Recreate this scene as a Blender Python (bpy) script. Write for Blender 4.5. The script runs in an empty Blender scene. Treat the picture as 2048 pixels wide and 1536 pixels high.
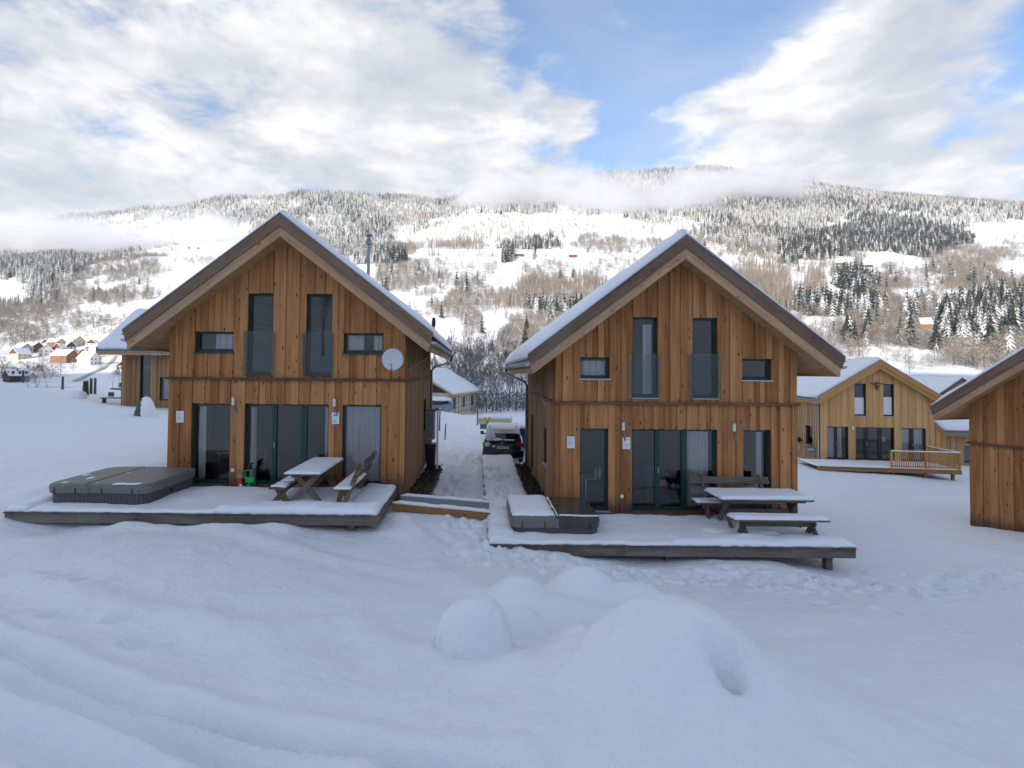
import bpy, math, random
import numpy as np
from mathutils import Matrix, Vector
R_ = math.radians
random.seed(7)
rng = np.random.default_rng(11)
SC = bpy.context.scene
COL = SC.collection

# ------------------------------------------------------------------ camera
# The eye is the origin; X right, Y away, Z up, metres.
FPX, CX, CY = 1030.0, 955.0, 721.0            # focal length and principal point in a 2048 px wide frame
PITCH, ROLL = R_(1.3), 0.0095
cam_data = bpy.data.cameras.new('camera')
cam = bpy.data.objects.new('camera', cam_data)
COL.objects.link(cam)
CAMM = (Matrix.Rotation(math.pi / 2 + PITCH, 3, 'X') @ Matrix.Rotation(ROLL, 3, 'Z'))
cam.matrix_world = CAMM.to_4x4()
cam_data.sensor_fit = 'HORIZONTAL'
cam_data.sensor_width = 36.0
cam_data.lens = FPX / 2048 * 36.0
cam_data.shift_x = (1024 - CX) / 2048
cam_data.shift_y = (CY - 768) / 2048
cam_data.clip_start = 0.05
cam_data.clip_end = 30000
SC.camera = cam
CN = np.array(CAMM)

def ray(u, v):
    u = np.asarray(u, float); v = np.asarray(v, float)
    d = np.stack([(u - CX) / FPX, (CY - v) / FPX, -np.ones_like(u + v)], -1)
    return d @ CN.T

def at(u, v, Y):
    d = ray(u, v)
    p = d * (Y / d[..., 1])[..., None] if np.ndim(u) else d * (Y / d[1])
    return p

def project(P):
    q = np.asarray(P) @ CN
    return CX + FPX * q[..., 0] / -q[..., 2], CY - FPX * q[..., 1] / -q[..., 2]

# ------------------------------------------------------------------ exposure, light
SC.view_settings.view_transform = 'Standard'
SC.view_settings.look = 'None'
SC.view_settings.exposure = 0.68
SC.view_settings.gamma = 1.0
SC.view_settings.use_curve_mapping = False
SC.render.engine = 'CYCLES'
SC.cycles.use_denoising = True
SC.cycles.max_bounces = 6
SC.cycles.diffuse_bounces = 3
SC.cycles.use_adaptive_sampling = True
SC.cycles.adaptive_threshold = 0.02
SC.cycles.transparent_max_bounces = 16
SC.cycles.volume_bounces = 4
SC.cycles.caustics_reflective = False
SC.cycles.caustics_refractive = False

SUN_EL, SUN_AZ = R_(17.0), R_(-24.0)           # azimuth from straight behind the camera, negative = from the left
SUN_DIR = Vector((math.sin(SUN_AZ) * math.cos(SUN_EL), -math.cos(SUN_AZ) * math.cos(SUN_EL), math.sin(SUN_EL)))
sl = bpy.data.lights.new('sun', 'SUN')
sl.energy = 4.3
sl.angle = R_(0.5)
sl.color = (1.0, 0.90, 0.75)
sun = bpy.data.objects.new('sun', sl)
COL.objects.link(sun)
sun.rotation_euler = SUN_DIR.to_track_quat('Z', 'Y').to_euler()

# ------------------------------------------------------------------ node helper
class NT:
    def __init__(s, tree):
        s.t = tree; s.n = tree.nodes; s.l = tree.links
        s.n.clear()
    def add(s, typ, _props=None, **inp):
        nd = s.n.new(typ)
        for k, v in (_props or {}).items():
            setattr(nd, k, v)
        for k, v in inp.items():
            s.set(nd, k, v)
        return nd
    def set(s, nd, key, v):
        if isinstance(key, str) and key.startswith('i') and key[1:].isdigit():
            sock = nd.inputs[int(key[1:])]
        else:
            sock = nd.inputs[key.replace('_', ' ')]
        if isinstance(v, bpy.types.NodeSocket):
            s.l.new(v, sock)
        elif isinstance(v, bpy.types.Node):
            s.l.new(v.outputs[0], sock)
        else:
            if sock.type == 'RGBA' and len(v) == 3:
                v = (*v, 1)
            sock.default_value = v
    def math(s, op, a, b=None, c=None, clamp=False):
        nd = s.n.new('ShaderNodeMath'); nd.operation = op; nd.use_clamp = clamp
        for i, v in enumerate((a, b, c)):
            if v is not None:
                s.set(nd, 'i%d' % i, v)
        return nd.outputs[0]
    def vmath(s, op, a, b=None):
        nd = s.n.new('ShaderNodeVectorMath'); nd.operation = op
        s.set(nd, 'i0', a)
        if b is not None:
            s.set(nd, 'i1', b)
        return nd.outputs['Value'] if op in ('DOT_PRODUCT', 'LENGTH') else nd.outputs[0]
    def noise(s, vec, scale, detail=4, rough=.55, dist=0.0, dim='3D'):
        nd = s.n.new('ShaderNodeTexNoise'); nd.noise_dimensions = dim
        s.set(nd, 'Vector', vec)
        nd.inputs['Scale'].default_value = scale; nd.inputs['Detail'].default_value = detail
        nd.inputs['Roughness'].default_value = rough; nd.inputs['Distortion'].default_value = dist
        return nd.outputs['Fac']
    def ramp(s, fac, *stops):
        nd = s.n.new('ShaderNodeValToRGB')
        el = nd.color_ramp.elements
        while len(el) < len(stops):
            el.new(0.5)
        for e, (p, c) in zip(el, stops):
            e.position = p; e.color = (*c, 1) if len(c) == 3 else c
        s.set(nd, 'Fac', fac)
        return nd.outputs[0]
    def mix(s, fac, a, b, blend='MIX'):
        nd = s.n.new('ShaderNodeMix'); nd.data_type = 'RGBA'; nd.blend_type = blend
        s.set(nd, 'i0', fac); s.set(nd, 'i6', a); s.set(nd, 'i7', b)
        return nd.outputs[2]
    def step(s, x, a, b, lo=0.0, hi=1.0):
        nd = s.n.new('ShaderNodeMapRange'); nd.interpolation_type = 'SMOOTHSTEP'
        for k, v in zip(range(5), (x, a, b, lo, hi)):
            s.set(nd, 'i%d' % k, v)
        return nd.outputs[0]
    def scale(s, vec, sc):
        nd = s.n.new('ShaderNodeMapping')
        s.set(nd, 'Vector', vec); nd.inputs['Scale'].default_value = sc
        return nd.outputs[0]

# ------------------------------------------------------------------ world: sky with broken winter cloud
world = bpy.data.worlds.new('World'); SC.world = world; world.use_nodes = True
w = NT(world.node_tree)
sky = w.add('ShaderNodeTexSky', {'sky_type': 'NISHITA', 'sun_disc': False, 'sun_elevation': SUN_EL,
            'sun_rotation': math.atan2(SUN_DIR.x, SUN_DIR.y), 'altitude': 900, 'air_density': 1.0,
            'dust_density': 0.6, 'ozone_density': 3.2})
SKY_STRENGTH = 0.15
wd = w.add('ShaderNodeTexCoord').outputs['Generated']
sep = w.add('ShaderNodeSeparateXYZ', Vector=wd)
zc = w.math('ADD', w.math('MAXIMUM', sep.outputs[2], 0.0), 0.22)
pv = w.add('ShaderNodeCombineXYZ', X=w.math('DIVIDE', sep.outputs[0], zc), Y=w.math('DIVIDE', sep.outputs[1], zc), Z=w.math('MULTIPLY', sep.outputs[2], 2.2)).outputs[0]
n1 = w.noise(pv, 1.75, 6, .60, .45)
n2 = w.noise(w.vmath('ADD', pv, (3.1, 7.7, 1.3)), 6.0, 4, .64, .3)
n3 = w.noise(w.vmath('ADD', pv, (13.1, 2.7, 5.3)), 2.0, 4, .6, .4)
dens = w.math('ADD', w.math('MULTIPLY', w.math('SUBTRACT', n1, .5), 1.9), w.math('MULTIPLY', w.math('SUBTRACT', n2, .5), 1.30))
dens = w.math('ADD', dens, .50)
BLOBS = [(200, 150, 46, .20), (760, 90, 25, .20), (480, 350, 32, .3),
         (1190, 20, 10, -.22), (1310, 110, 12, -.27), (1110, 235, 10, -.22), (1490, 60, 9, -.20), (990, 265, 7, -.16), (1260, 290, 7, -.08),
         (1640, 190, 9, .34), (1800, 90, 8, .36), (1940, 10, 8, .30), (1440, 285, 9, .34), (1700, 330, 15, .40), (1960, 345, 14, .34),
         (2045, 170, 9, -.36), (1900, 185, 5, -.22), (1120, 160, 4.2, .40), (1155, 240, 3.6, .36), (1215, 52, 3.0, .34), (1000, 365, 11, .34), (1420, 200, 4, .25), (330, 60, 9, -.14), (560, 260, 8, -.12), (60, 300, 9, -.10)]
for (u, v, rad, wt) in BLOBS:
    c = ray(u, v); c = c / np.linalg.norm(c)
    dt = w.vmath('DOT_PRODUCT', wd, tuple(c))
    b = w.step(dt, math.cos(R_(rad)), 1.0, 0.0, wt)
    dens = w.math('ADD', dens, b)
cover = w.step(dens, .38, .94)
shade = w.math('ADD', w.math('MULTIPLY', n3, .6), w.math('MULTIPLY', n2, .4))
ccol = w.ramp(shade, (.36, (.35, .38, .435)), (.47, (.455, .468, .495)), (.60, (.67, .665, .66)))
skyc = w.vmath('MULTIPLY', sky.outputs[0], (SKY_STRENGTH, SKY_STRENGTH, SKY_STRENGTH))
veil = w.mix(w.math('MULTIPLY', w.step(n3, .3, .75), .32), skyc, (.46, .49, .54))
out = w.mix(w.math('MULTIPLY', cover, .97), veil, ccol)
bg = w.add('ShaderNodeBackground', Color=out, Strength=1.0)
w.add('ShaderNodeOutputWorld', Surface=bg)
world.cycles.sampling_method = 'MANUAL'
world.cycles.sample_map_resolution = 256

# ------------------------------------------------------------------ mesh helpers
class MB:
    """collects polygons; build() links them as one mesh object"""
    def __init__(s):
        s.v = []; s.f = []; s.smooth = False
    def face(s, pts):
        i = len(s.v); s.v.extend([tuple(map(float, p)) for p in pts]); s.f.append(tuple(range(i, i + len(pts))))
    def mesh(s, verts, faces):
        i = len(s.v); s.v.extend([tuple(map(float, p)) for p in verts]); s.f.extend([tuple(k + i for k in f) for f in faces]); return s
    def box(s, x0, x1, y0, y1, z0, z1):
        p = [(x, y, z) for z in (z0, z1) for y in (y0, y1) for x in (x0, x1)]
        return s.mesh(p, [(0, 2, 3, 1), (4, 5, 7, 6), (0, 1, 5, 4), (2, 6, 7, 3), (0, 4, 6, 2), (1, 3, 7, 5)])
    def obox(s, a, b, wd, th, up=(0, 0, 1)):
        """a beam from a to b, wd wide (sideways) and th thick (along up)"""
        a = Vector(a); b = Vector(b); d = (b - a).normalized(); up = Vector(up)
        sd = d.cross(up).normalized() * wd / 2; uu = sd.cross(d).normalized() * th / 2
        p = [q + i * sd + j * uu for q in (a, b) for j in (-1, 1) for i in (-1, 1)]
        return s.mesh(p, [(0, 2, 3, 1), (4, 5, 7, 6), (0, 1, 5, 4), (2, 6, 7, 3), (0, 4, 6, 2), (1, 3, 7, 5)])
    def prism(s, poly, f0, f1):
        """poly in 2D; f0/f1 map (a, z) to 3D on the near and far side"""
        n = len(poly)
        v = [f0(*p) for p in poly] + [f1(*p) for p in poly]
        return s.mesh(v, [tuple(range(n)), tuple(range(2 * n - 1, n - 1, -1))] + [(i, i + n, (i + 1) % n + n, (i + 1) % n) for i in range(n)])
    def tube(s, pts, r, n=8, cap=True):
        pts = [Vector(p) for p in pts]
        rr = r if isinstance(r, (list, tuple)) else [r] * len(pts)
        vs = []; fs = []
        ref = Vector((0.13, 0.21, 1)).normalized()
        for i, p in enumerate(pts):
            d = (pts[min(i + 1, len(pts) - 1)] - pts[max(i - 1, 0)])
            d = d.normalized() if d.length > 1e-9 else Vector((0, 0, 1))
            if abs(d.dot(ref)) > .95:
                ref = Vector((1, .2, .1)).normalized()
            a = d.cross(ref).normalized(); b = d.cross(a)
            for k in range(n):
                t = 2 * math.pi * k / n
                vs.append(p + (a * math.cos(t) + b * math.sin(t)) * rr[i])
        for i in range(len(pts) - 1):
            for k in range(n):
                fs.append((i * n + k, i * n + (k + 1) % n, (i + 1) * n + (k + 1) % n, (i + 1) * n + k))
        if cap:
            fs.append(tuple(range(n - 1, -1, -1))); fs.append(tuple((len(pts) - 1) * n + k for k in range(n)))
        return s.mesh(vs, fs)
    def lathe(s, prof, c=(0, 0, 0), n=16, axis='Z'):
        vs = []; fs = []
        for (r, h) in prof:
            for k in range(n):
                t = 2 * math.pi * k / n
                q = (r * math.cos(t), r * math.sin(t), h)
                if axis == 'Y': q = (q[0], h, q[1])
                if axis == 'X': q = (h, q[0], q[1])
                vs.append((q[0] + c[0], q[1] + c[1], q[2] + c[2]))
        for i in range(len(prof) - 1):
            for k in range(n):
                fs.append((i * n + k, i * n + (k + 1) % n, (i + 1) * n + (k + 1) % n, (i + 1) * n + k))
        fs.append(tuple(range(n - 1, -1, -1))); fs.append(tuple((len(prof) - 1) * n + k for k in range(n)))
        return s.mesh(vs, fs)
    def data(s, name, mat=None, smooth=False):
        me = bpy.data.meshes.new(name)
        me.from_pydata(s.v, [], s.f)
        if mat is not None:
            me.materials.append(mat)
        if smooth or s.smooth:
            me.polygons.foreach_set('use_smooth', [True] * len(me.polygons))
        me.update()
        return me
    def build(s, name, mat, parent=None, loc=None, smooth=False, fix=True):
        me = s.data(name, mat, smooth)
        if fix:
            import bmesh
            bm = bmesh.new(); bm.from_mesh(me)
            if smooth:
                bmesh.ops.remove_doubles(bm, verts=bm.verts, dist=1e-5)
            bmesh.ops.recalc_face_normals(bm, faces=bm.faces)
            bm.to_mesh(me); bm.free()
        return link(name, me, parent, loc)

def link(name, me, parent=None, loc=None, rotz=0):
    o = bpy.data.objects.new(name, me); COL.objects.link(o)
    if parent is not None: o.parent = parent
    if loc is not None: o.location = loc
    if rotz: o.rotation_euler = (0, 0, rotz)
    return o

def tag(o, label=None, cat=None, group=None, kind=None):
    if label: o['label'] = label
    if cat: o['category'] = cat
    if group: o['group'] = group
    if kind: o['kind'] = kind
    return o

def thing(name, label, cat, loc=(0, 0, 0), rotz=0, group=None):
    return tag(link(name, None, None, loc, rotz), label, cat, group)

def clip(poly, a, b, c):
    """keep the side a*x + b*z <= c of a convex polygon"""
    out = []
    for i in range(len(poly)):
        p, q = poly[i], poly[(i + 1) % len(poly)]
        dp = a * p[0] + b * p[1] - c; dq = a * q[0] + b * q[1] - c
        if dp <= 0: out.append(p)
        if dp * dq < 0:
            t = dp / (dp - dq)
            out.append((p[0] + t * (q[0] - p[0]), p[1] + t * (q[1] - p[1])))
    return out

# ------------------------------------------------------------------ value noise for shapes
def _h(ix, iy, seed):
    n = (ix.astype(np.int64) * 374761393 + iy.astype(np.int64) * 668265263 + seed * 1442695041) & 0x7fffffff
    n = ((n ^ (n >> 13)) * 1274126177) & 0x7fffffff
    return ((n ^ (n >> 16)) & 0xffff) / 65535.0

def vnoise(x, y, seed=0):
    x = np.asarray(x, float); y = np.asarray(y, float)
    ix = np.floor(x); iy = np.floor(y); fx = x - ix; fy = y - iy
    fx = fx * fx * fx * (fx * (fx * 6 - 15) + 10); fy = fy * fy * fy * (fy * (fy * 6 - 15) + 10)
    a = _h(ix, iy, seed); b = _h(ix + 1, iy, seed); c = _h(ix, iy + 1, seed); d = _h(ix + 1, iy + 1, seed)
    return (a + (b - a) * fx) * (1 - fy) + (c + (d - c) * fx) * fy

def fbm(x, y, octv=4, seed=0, gain=.5):
    s = 0; a = 1; t = 0; x = np.asarray(x, float); y = np.asarray(y, float)
    for i in range(octv):
        s = s + a * (vnoise(x * 2 ** i + 17.3 * i, y * 2 ** i + 5.1 * i, seed + i) * 2 - 1); t += a; a *= gain
    return s / t

def sstep(x, a, b):
    t = np.clip((np.asarray(x, float) - a) / (b - a), 0, 1)
    return t * t * (3 - 2 * t)

# ------------------------------------------------------------------ materials
def new_mat(name):
    m = bpy.data.materials.new(name); m.use_nodes = True
    return m, NT(m.node_tree)

def finish(t, col, rough=.6, bump=None, bstr=.3, bdist=.02, metal=0.0, spec=.5, **kw):
    p = t.add('ShaderNodeBsdfPrincipled', Roughness=rough, Metallic=metal)
    t.set(p, 'Base Color', col)
    p.inputs['Specular IOR Level'].default_value = spec
    for k, v in kw.items():
        t.set(p, k, v)
    if bump is not None:
        b = t.add('ShaderNodeBump', Strength=bstr, Distance=bdist, Height=bump)
        t.l.new(b.outputs[0], p.inputs['Normal'])
    t.add('ShaderNodeOutputMaterial', Surface=p)
    return p

M = {}
def plain(name, col, rough=.55, metal=0.0, spec=.5, var=.12, scale=6.0, **kw):
    m, t = new_mat(name)
    co = t.add('ShaderNodeTexCoord').outputs['Object']
    n = t.noise(co, scale, 4, .6)
    f = t.math('ADD', t.math('MULTIPLY', n, var * 2), 1 - var)
    c = t.vmath('MULTIPLY', tuple(col), t.add('ShaderNodeCombineXYZ', X=f, Y=f, Z=f).outputs[0])
    finish(t, c, rough, metal=metal, spec=spec, **kw)
    M[name] = m
    return m

def wood(name, light, dark, axis='z', knots=.75, spread=.55, rough=.75, grain=1.0, grey=None, greyamt=0.0, foot=False, tilt=0.0):
    """planks: tone differs from piece to piece, grain runs along axis, knots"""
    m, t = new_mat(name)
    co = t.add('ShaderNodeTexCoord').outputs['Object']
    if tilt:
        co = t.add('ShaderNodeVectorRotate', {'rotation_type': 'Y_AXIS'}, Vector=co, Angle=R_(tilt)).outputs[0]
    rnd = t.math('FRACT', t.math('ADD', t.add('ShaderNodeObjectInfo').outputs['Random'],
                 t.add('ShaderNodeNewGeometry').outputs['Random Per Island']))
    off = t.add('ShaderNodeCombineXYZ', X=t.math('MULTIPLY', rnd, 37.0), Y=t.math('MULTIPLY', rnd, 91.0), Z=t.math('MULTIPLY', rnd, 53.0)).outputs[0]
    p = t.vmath('ADD', co, off)
    def st(a, l): return {'x': (l, a, a), 'y': (a, l, a), 'z': (a, a, l)}[axis]
    g1 = t.noise(t.scale(p, st(20 * grain, .7 * grain)), 1.0, 5, .62, .35)
    g2 = t.noise(t.scale(p, st(5, .8)), 1.0, 4, .6, .2)
    tone = t.math('ADD', t.math('MULTIPLY', t.math('SUBTRACT', rnd, .5), spread * 2), t.math('ADD', .5, t.math('MULTIPLY', t.math('SUBTRACT', g1, .5), 1.6)))
    tone = t.math('ADD', tone, t.math('MULTIPLY', t.math('SUBTRACT', g2, .5), .9), clamp=True)
    c = t.mix(tone, dark, light)
    vo = t.add('ShaderNodeTexVoronoi', Vector=t.scale(p, st(7.5, 3.2)), Scale=1.0)
    wob = t.noise(t.scale(p, st(30, 20)), 1.0, 2, .5)
    k = t.step(t.math('ADD', vo.outputs['Distance'], t.math('MULTIPLY', t.math('SUBTRACT', wob, .5), .16)), .21, .09)
    on = t.math('GREATER_THAN', t.add('ShaderNodeSeparateColor', Color=vo.outputs['Color']).outputs[0], .45)
    kd = tuple(x * .28 for x in dark)
    c = t.mix(t.math('MULTIPLY', t.math('MULTIPLY', k, on), knots), c, kd)
    if greyamt > 0:
        gn = t.step(t.noise(t.scale(p, st(3.5, .7)), 1.0, 5, .6), .40, .66, 0.0, greyamt)
        c = t.mix(gn, c, grey)
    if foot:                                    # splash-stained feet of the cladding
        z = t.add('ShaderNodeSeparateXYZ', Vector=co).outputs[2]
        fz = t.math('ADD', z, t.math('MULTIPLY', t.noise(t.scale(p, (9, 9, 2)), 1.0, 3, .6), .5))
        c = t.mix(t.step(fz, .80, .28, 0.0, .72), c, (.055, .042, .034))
    finish(t, c, rough, bump=g1, bstr=.35, bdist=.006, spec=.25)
    M[name] = m
    return m

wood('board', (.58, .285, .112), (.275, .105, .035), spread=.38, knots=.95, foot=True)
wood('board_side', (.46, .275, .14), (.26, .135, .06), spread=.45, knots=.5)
wood('board_new', (.74, .45, .195), (.54, .30, .115), spread=.4, knots=.45)
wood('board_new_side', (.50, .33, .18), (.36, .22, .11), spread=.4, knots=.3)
wood('core', (.16, .085, .04), (.10, .05, .024), spread=.1, knots=.4)
for sfx, tl_ in (('', 0.0), ('_l', 37.5), ('_r', -37.5)):
    wood('barge_dark' + sfx, (.25, .155, .098), (.085, .052, .036), axis='x', spread=.3, knots=.8, grey=(.195, .162, .14), greyamt=.55, tilt=tl_)
    wood('barge_light' + sfx, (.62, .39, .215), (.33, .18, .088), axis='x', spread=.3, knots=.85, grey=(.46, .35, .26), greyamt=.45, tilt=tl_)
    wood('barge_new' + sfx, (.58, .33, .125), (.42, .22, .075), axis='x', spread=.3, knots=.5, tilt=tl_ * .87)
wood('soffit', (.52, .33, .165), (.40, .235, .105), axis='y', spread=.35, knots=.4)
wood('belt', (.19, .105, .06), (.095, .05, .03), axis='x', spread=.2, knots=.3)
wood('deck_plank', (.14, .11, .09), (.075, .058, .05), axis='y', spread=.4, knots=.4, grey=(.16, .15, .145), greyamt=.6)
wood('deck_beam', (.20, .165, .135), (.085, .066, .055), axis='x', spread=.35, knots=.6, grey=(.23, .215, .205), greyamt=.75)
wood('timber_orange', (.40, .21, .075), (.25, .12, .04), axis='x', spread=.2, knots=.5)
wood('table_grey', (.175, .14, .115), (.075, .06, .05), axis='x', spread=.35, knots=.4, grey=(.165, .155, .15), greyamt=.6)
wood('table_brown', (.30, .185, .105), (.15, .085, .05), axis='z', spread=.4, knots=.5, grey=(.19, .165, .145), greyamt=.7)
wood('post', (.17, .125, .095), (.09, .065, .05), axis='z', spread=.4, knots=.4)
wood('interior_wood', (.42, .27, .14), (.30, .19, .1), axis='x', spread=.2, knots=.2)

def snow_mat(name, fine=1.0, bstr=.5, col=(.875, .89, .915)):
    m, t = new_mat(name)
    co = t.add('ShaderNodeTexCoord').outputs['Object']
    a = t.noise(co, 1.6 * fine, 4, .55); b = t.noise(co, 9 * fine, 5, .6); c = t.noise(co, 70 * fine, 3, .6)
    h = t.math('ADD', t.math('MULTIPLY', a, .10), t.math('ADD', t.math('MULTIPLY', b, .035), t.math('MULTIPLY', c, .007)))
    cc = t.mix(t.noise(co, 3.2 * fine, 4, .6), tuple(x * .965 for x in col), col)
    finish(t, cc, .62, bump=h, bstr=bstr, bdist=1.0 / fine, spec=.35)
    M[name] = m
    return m
snow_mat('snow', 1.0, .55)
snow_mat('snow_soft', 2.0, .35)

# the far hillside: open snow with rough grass and scrub showing through
m, t = new_mat('terrain')
co = t.add('ShaderNodeTexCoord').outputs['Object']
a = t.noise(co, 1.6, 4, .55); b = t.noise(co, 9, 5, .6); c = t.noise(co, 60, 3, .6)
h = t.math('ADD', t.math('MULTIPLY', a, .11), t.math('ADD', t.math('MULTIPLY', b, .10), t.math('MULTIPLY', c, .018)))
att = t.add('ShaderNodeAttribute', {'attribute_name': 'scrub'}).outputs['Fac']
br = t.noise(co, .06, 6, .72); br2 = t.noise(co, .35, 4, .7)
scr = t.math('MULTIPLY', t.step(t.math('ADD', t.math('MULTIPLY', br, .6), t.math('MULTIPLY', br2, .4)), .44, .56), att)
soil = t.mix(br2, (.19, .155, .12), (.34, .29, .235))
base = t.mix(t.noise(co, .9, 5, .6), (.84, .86, .89), (.875, .89, .915))
finish(t, t.mix(t.math('MULTIPLY', scr, .5), base, soil), .62, bump=h, bstr=.5, bdist=1.0, spec=.35)
M['terrain'] = m

plain('zinc', (.38, .40, .43), .42, .75, var=.1)
plain('pipe_grey', (.20, .215, .24), .4, .5, var=.06)
plain('steel', (.30, .31, .33), .3, .95, var=.05)
plain('frame_green', (.012, .045, .042), .4, var=.05)
plain('frame_dark', (.022, .025, .032), .4, var=.05)
plain('sill_grey', (.50, .52, .55), .45, .2, var=.05)
plain('white', (.78, .79, .80), .5, var=.04)
plain('paper', (.83, .84, .86), .7, var=.02)
plain('ink', (.05, .05, .06), .7, var=.02)
plain('ink_soft', (.42, .42, .46), .7, var=.02)
plain('dish', (.60, .63, .64), .5, var=.03)
plain('black', (.012, .012, .014), .5, var=.05)
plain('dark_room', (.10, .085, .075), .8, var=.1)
plain('room_wall', (.30, .28, .26), .8, var=.05)
plain('tub_cover', (.165, .158, .142), .55, var=.25, scale=5)
plain('tub_body', (.075, .078, .082), .6, var=.12)
plain('tub_wet', (.055, .055, .05), .12, var=.2, scale=3)
plain('green_toy', (.02, .36, .09), .35, var=.1)
plain('red_toy', (.36, .03, .035), .4, var=.1)
plain('tan', (.42, .29, .19), .7, var=.1)
plain('cardboard', (.33, .22, .14), .7, var=.1)
plain('grey_box', (.34, .36, .38), .5, var=.05)
plain('concrete', (.26, .265, .27), .8, var=.15)
plain('car_paint', (.010, .011, .013), .18, .0, var=.02, **{'Coat Weight': .6})
plain('car_glass', (.008, .009, .012), .06, var=.02)
plain('tail_red', (.30, .012, .016), .25, var=.05)
plain('plate', (.62, .64, .60), .5, var=.03)
plain('rubber', (.02, .02, .02), .8, var=.1)
plain('blue_bin', (.03, .13, .38), .45, var=.08)
plain('yellow', (.62, .47, .03), .5, var=.1)
plain('cream_paint', (.55, .50, .36), .6, var=.08)
plain('stone', (.10, .095, .085), .85, var=.35, scale=5)
plain('soil', (.045, .034, .026), .95, var=.5, scale=14)
plain('plastic_grey', (.20, .225, .25), .5, var=.06)
plain('bone', (.5, .42, .36), .6, var=.2)
plain('rust', (.16, .06, .035), .7, var=.3)
plain('lamp_shade', (.75, .74, .70), .7, var=.03)
plain('leather', (.05, .035, .03), .6, var=.2)
plain('fabric', (.30, .31, .33), .9, var=.1)

def glass(name, ior, tint=(1, 1, 1), rough=0.0):
    m, t = new_mat(name)
    fr = t.add('ShaderNodeFresnel', IOR=ior)
    tr = t.add('ShaderNodeBsdfTransparent', Color=tint)
    gl = t.add('ShaderNodeBsdfGlossy', Roughness=rough)
    co = t.add('ShaderNodeTexCoord').outputs['Object']
    b = t.add('ShaderNodeBump', Strength=.05, Distance=.02, Height=t.noise(co, 1.3, 2, .5))
    t.l.new(b.outputs[0], gl.inputs['Normal'])
    mx = t.add('ShaderNodeMixShader', Fac=fr); t.l.new(tr.outputs[0], mx.inputs[1]); t.l.new(gl.outputs[0], mx.inputs[2])
    t.add('ShaderNodeOutputMaterial', Surface=mx)
    M[name] = m
glass('glass', 1.66, (.985, .99, .99))
glass('rail_glass', 1.5, (.86, .92, .91))

m, t = new_mat('curtain')
d = t.add('ShaderNodeBsdfDiffuse', Color=(.86, .86, .87, 1)); tl = t.add('ShaderNodeBsdfTranslucent', Color=(.6, .6, .62, 1))
mx = t.add('ShaderNodeMixShader', Fac=.10); t.l.new(d.outputs[0], mx.inputs[1]); t.l.new(tl.outputs[0], mx.inputs[2])
t.add('ShaderNodeOutputMaterial', Surface=mx); M['curtain'] = m

def snowy(name, base, dark, lo, hi, amount, scale=.9, rough=.9, snowc=(.82, .84, .87)):
    """bark or needles carrying snow on whatever faces up"""
    m, t = new_mat(name)
    co = t.add('ShaderNodeTexCoord').outputs['Object']
    rnd = t.add('ShaderNodeObjectInfo').outputs['Random']
    p = t.vmath('ADD', co, t.add('ShaderNodeCombineXYZ', X=t.math('MULTIPLY', rnd, 60.), Y=0.0, Z=0.0).outputs[0])
    nz = t.add('ShaderNodeSeparateXYZ', Vector=t.add('ShaderNodeNewGeometry').outputs['True Normal']).outputs[2]
    n = t.noise(p, scale, 4, .65)
    s = t.math('ADD', t.math('ABSOLUTE', nz), t.math('MULTIPLY', t.math('SUBTRACT', n, .5), 1.1))
    s = t.math('ADD', s, t.math('MULTIPLY', t.math('SUBTRACT', rnd, .5), .3))
    f = t.math('MULTIPLY', t.step(s, lo, hi), amount)
    c = t.mix(t.noise(p, 3.0, 3, .6), dark, base)
    finish(t, t.mix(f, c, snowc), rough, spec=.15)
    M[name] = m
snowy('needles_dark', (.052, .062, .058), (.026, .032, .032), .55, .95, .55)
snowy('needles_mid', (.095, .098, .082), (.045, .049, .044), .22, .72, .80)
snowy('needles_frost', (.24, .215, .18), (.12, .112, .10), .14, .70, .78)
snowy('twigs_brown', (.29, .25, .21), (.14, .118, .10), .35, 1.1, .62)
snowy('twigs_larch', (.36, .295, .225), (.20, .16, .125), .40, 1.2, .50)
snowy('twigs_grey', (.21, .19, .175), (.12, .108, .10), .25, .9, .8, scale=2.0)
snowy('bark', (.11, .092, .078), (.055, .046, .04), .45, .9, .7, scale=2.0)

# ------------------------------------------------------------------ terrain heights
CTRL = np.array([
    (0, -8, -1.0), (-15, -8, -.5), (15, -8, -1.8), (0, 0, -2.0), (-8, 0, -1.7), (8, 0, -2.5), (0, 4, -2.6), (-8, 4, -2.4), (8, 4, -3.05),
    (-20, 4, -2.3), (20, 4, -3.9), (0, 8, -3.2), (-6, 8, -3.0), (6, 8, -3.55), (-14, 9, -3.1), (14, 8, -4.15),
    (-10.5, 11, -3.34), (-6, 10.8, -3.37), (-3, 10.9, -3.47), (0, 10.8, -3.72), (3, 10.7, -3.93), (8, 10.7, -4.12), (14, 12, -4.6), (18, 18, -5.2), (22, 20, -5.6),
    (12, 20, -4.9), (10, 15, -4.35), (20, 30, -5.75), (28, 34, -6.25), (10, 26, -4.9), (36, 36, -6.7), (24, 27, -5.95), (44, 44, -7.2),
    (-.8, 13, -3.6), (-1, 16, -3.78), (-1, 20, -3.95), (0, 26, -4.08), (0, 35, -4.15), (0, 50, -4.3), (-6, 60, -5.0), (6, 62, -4.9),
    (-5, 16, -3.3), (5, 16, -4.0), (-10, 14, -3.12), (-12, 20, -3.0), (-15, 26, -2.9), (-27, 38, -2.6), (-20, 30, -2.8), (-30, 30, -2.3), (-38, 40, -1.9),
    (-32, 50, -2.4), (-42, 56, -2.3), (-15, 40, -3.1), (-12, 55, -4.0), (-18, 12, -3.2), (25, 12, -5.0), (-26, 18, -2.7)], float)

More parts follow.
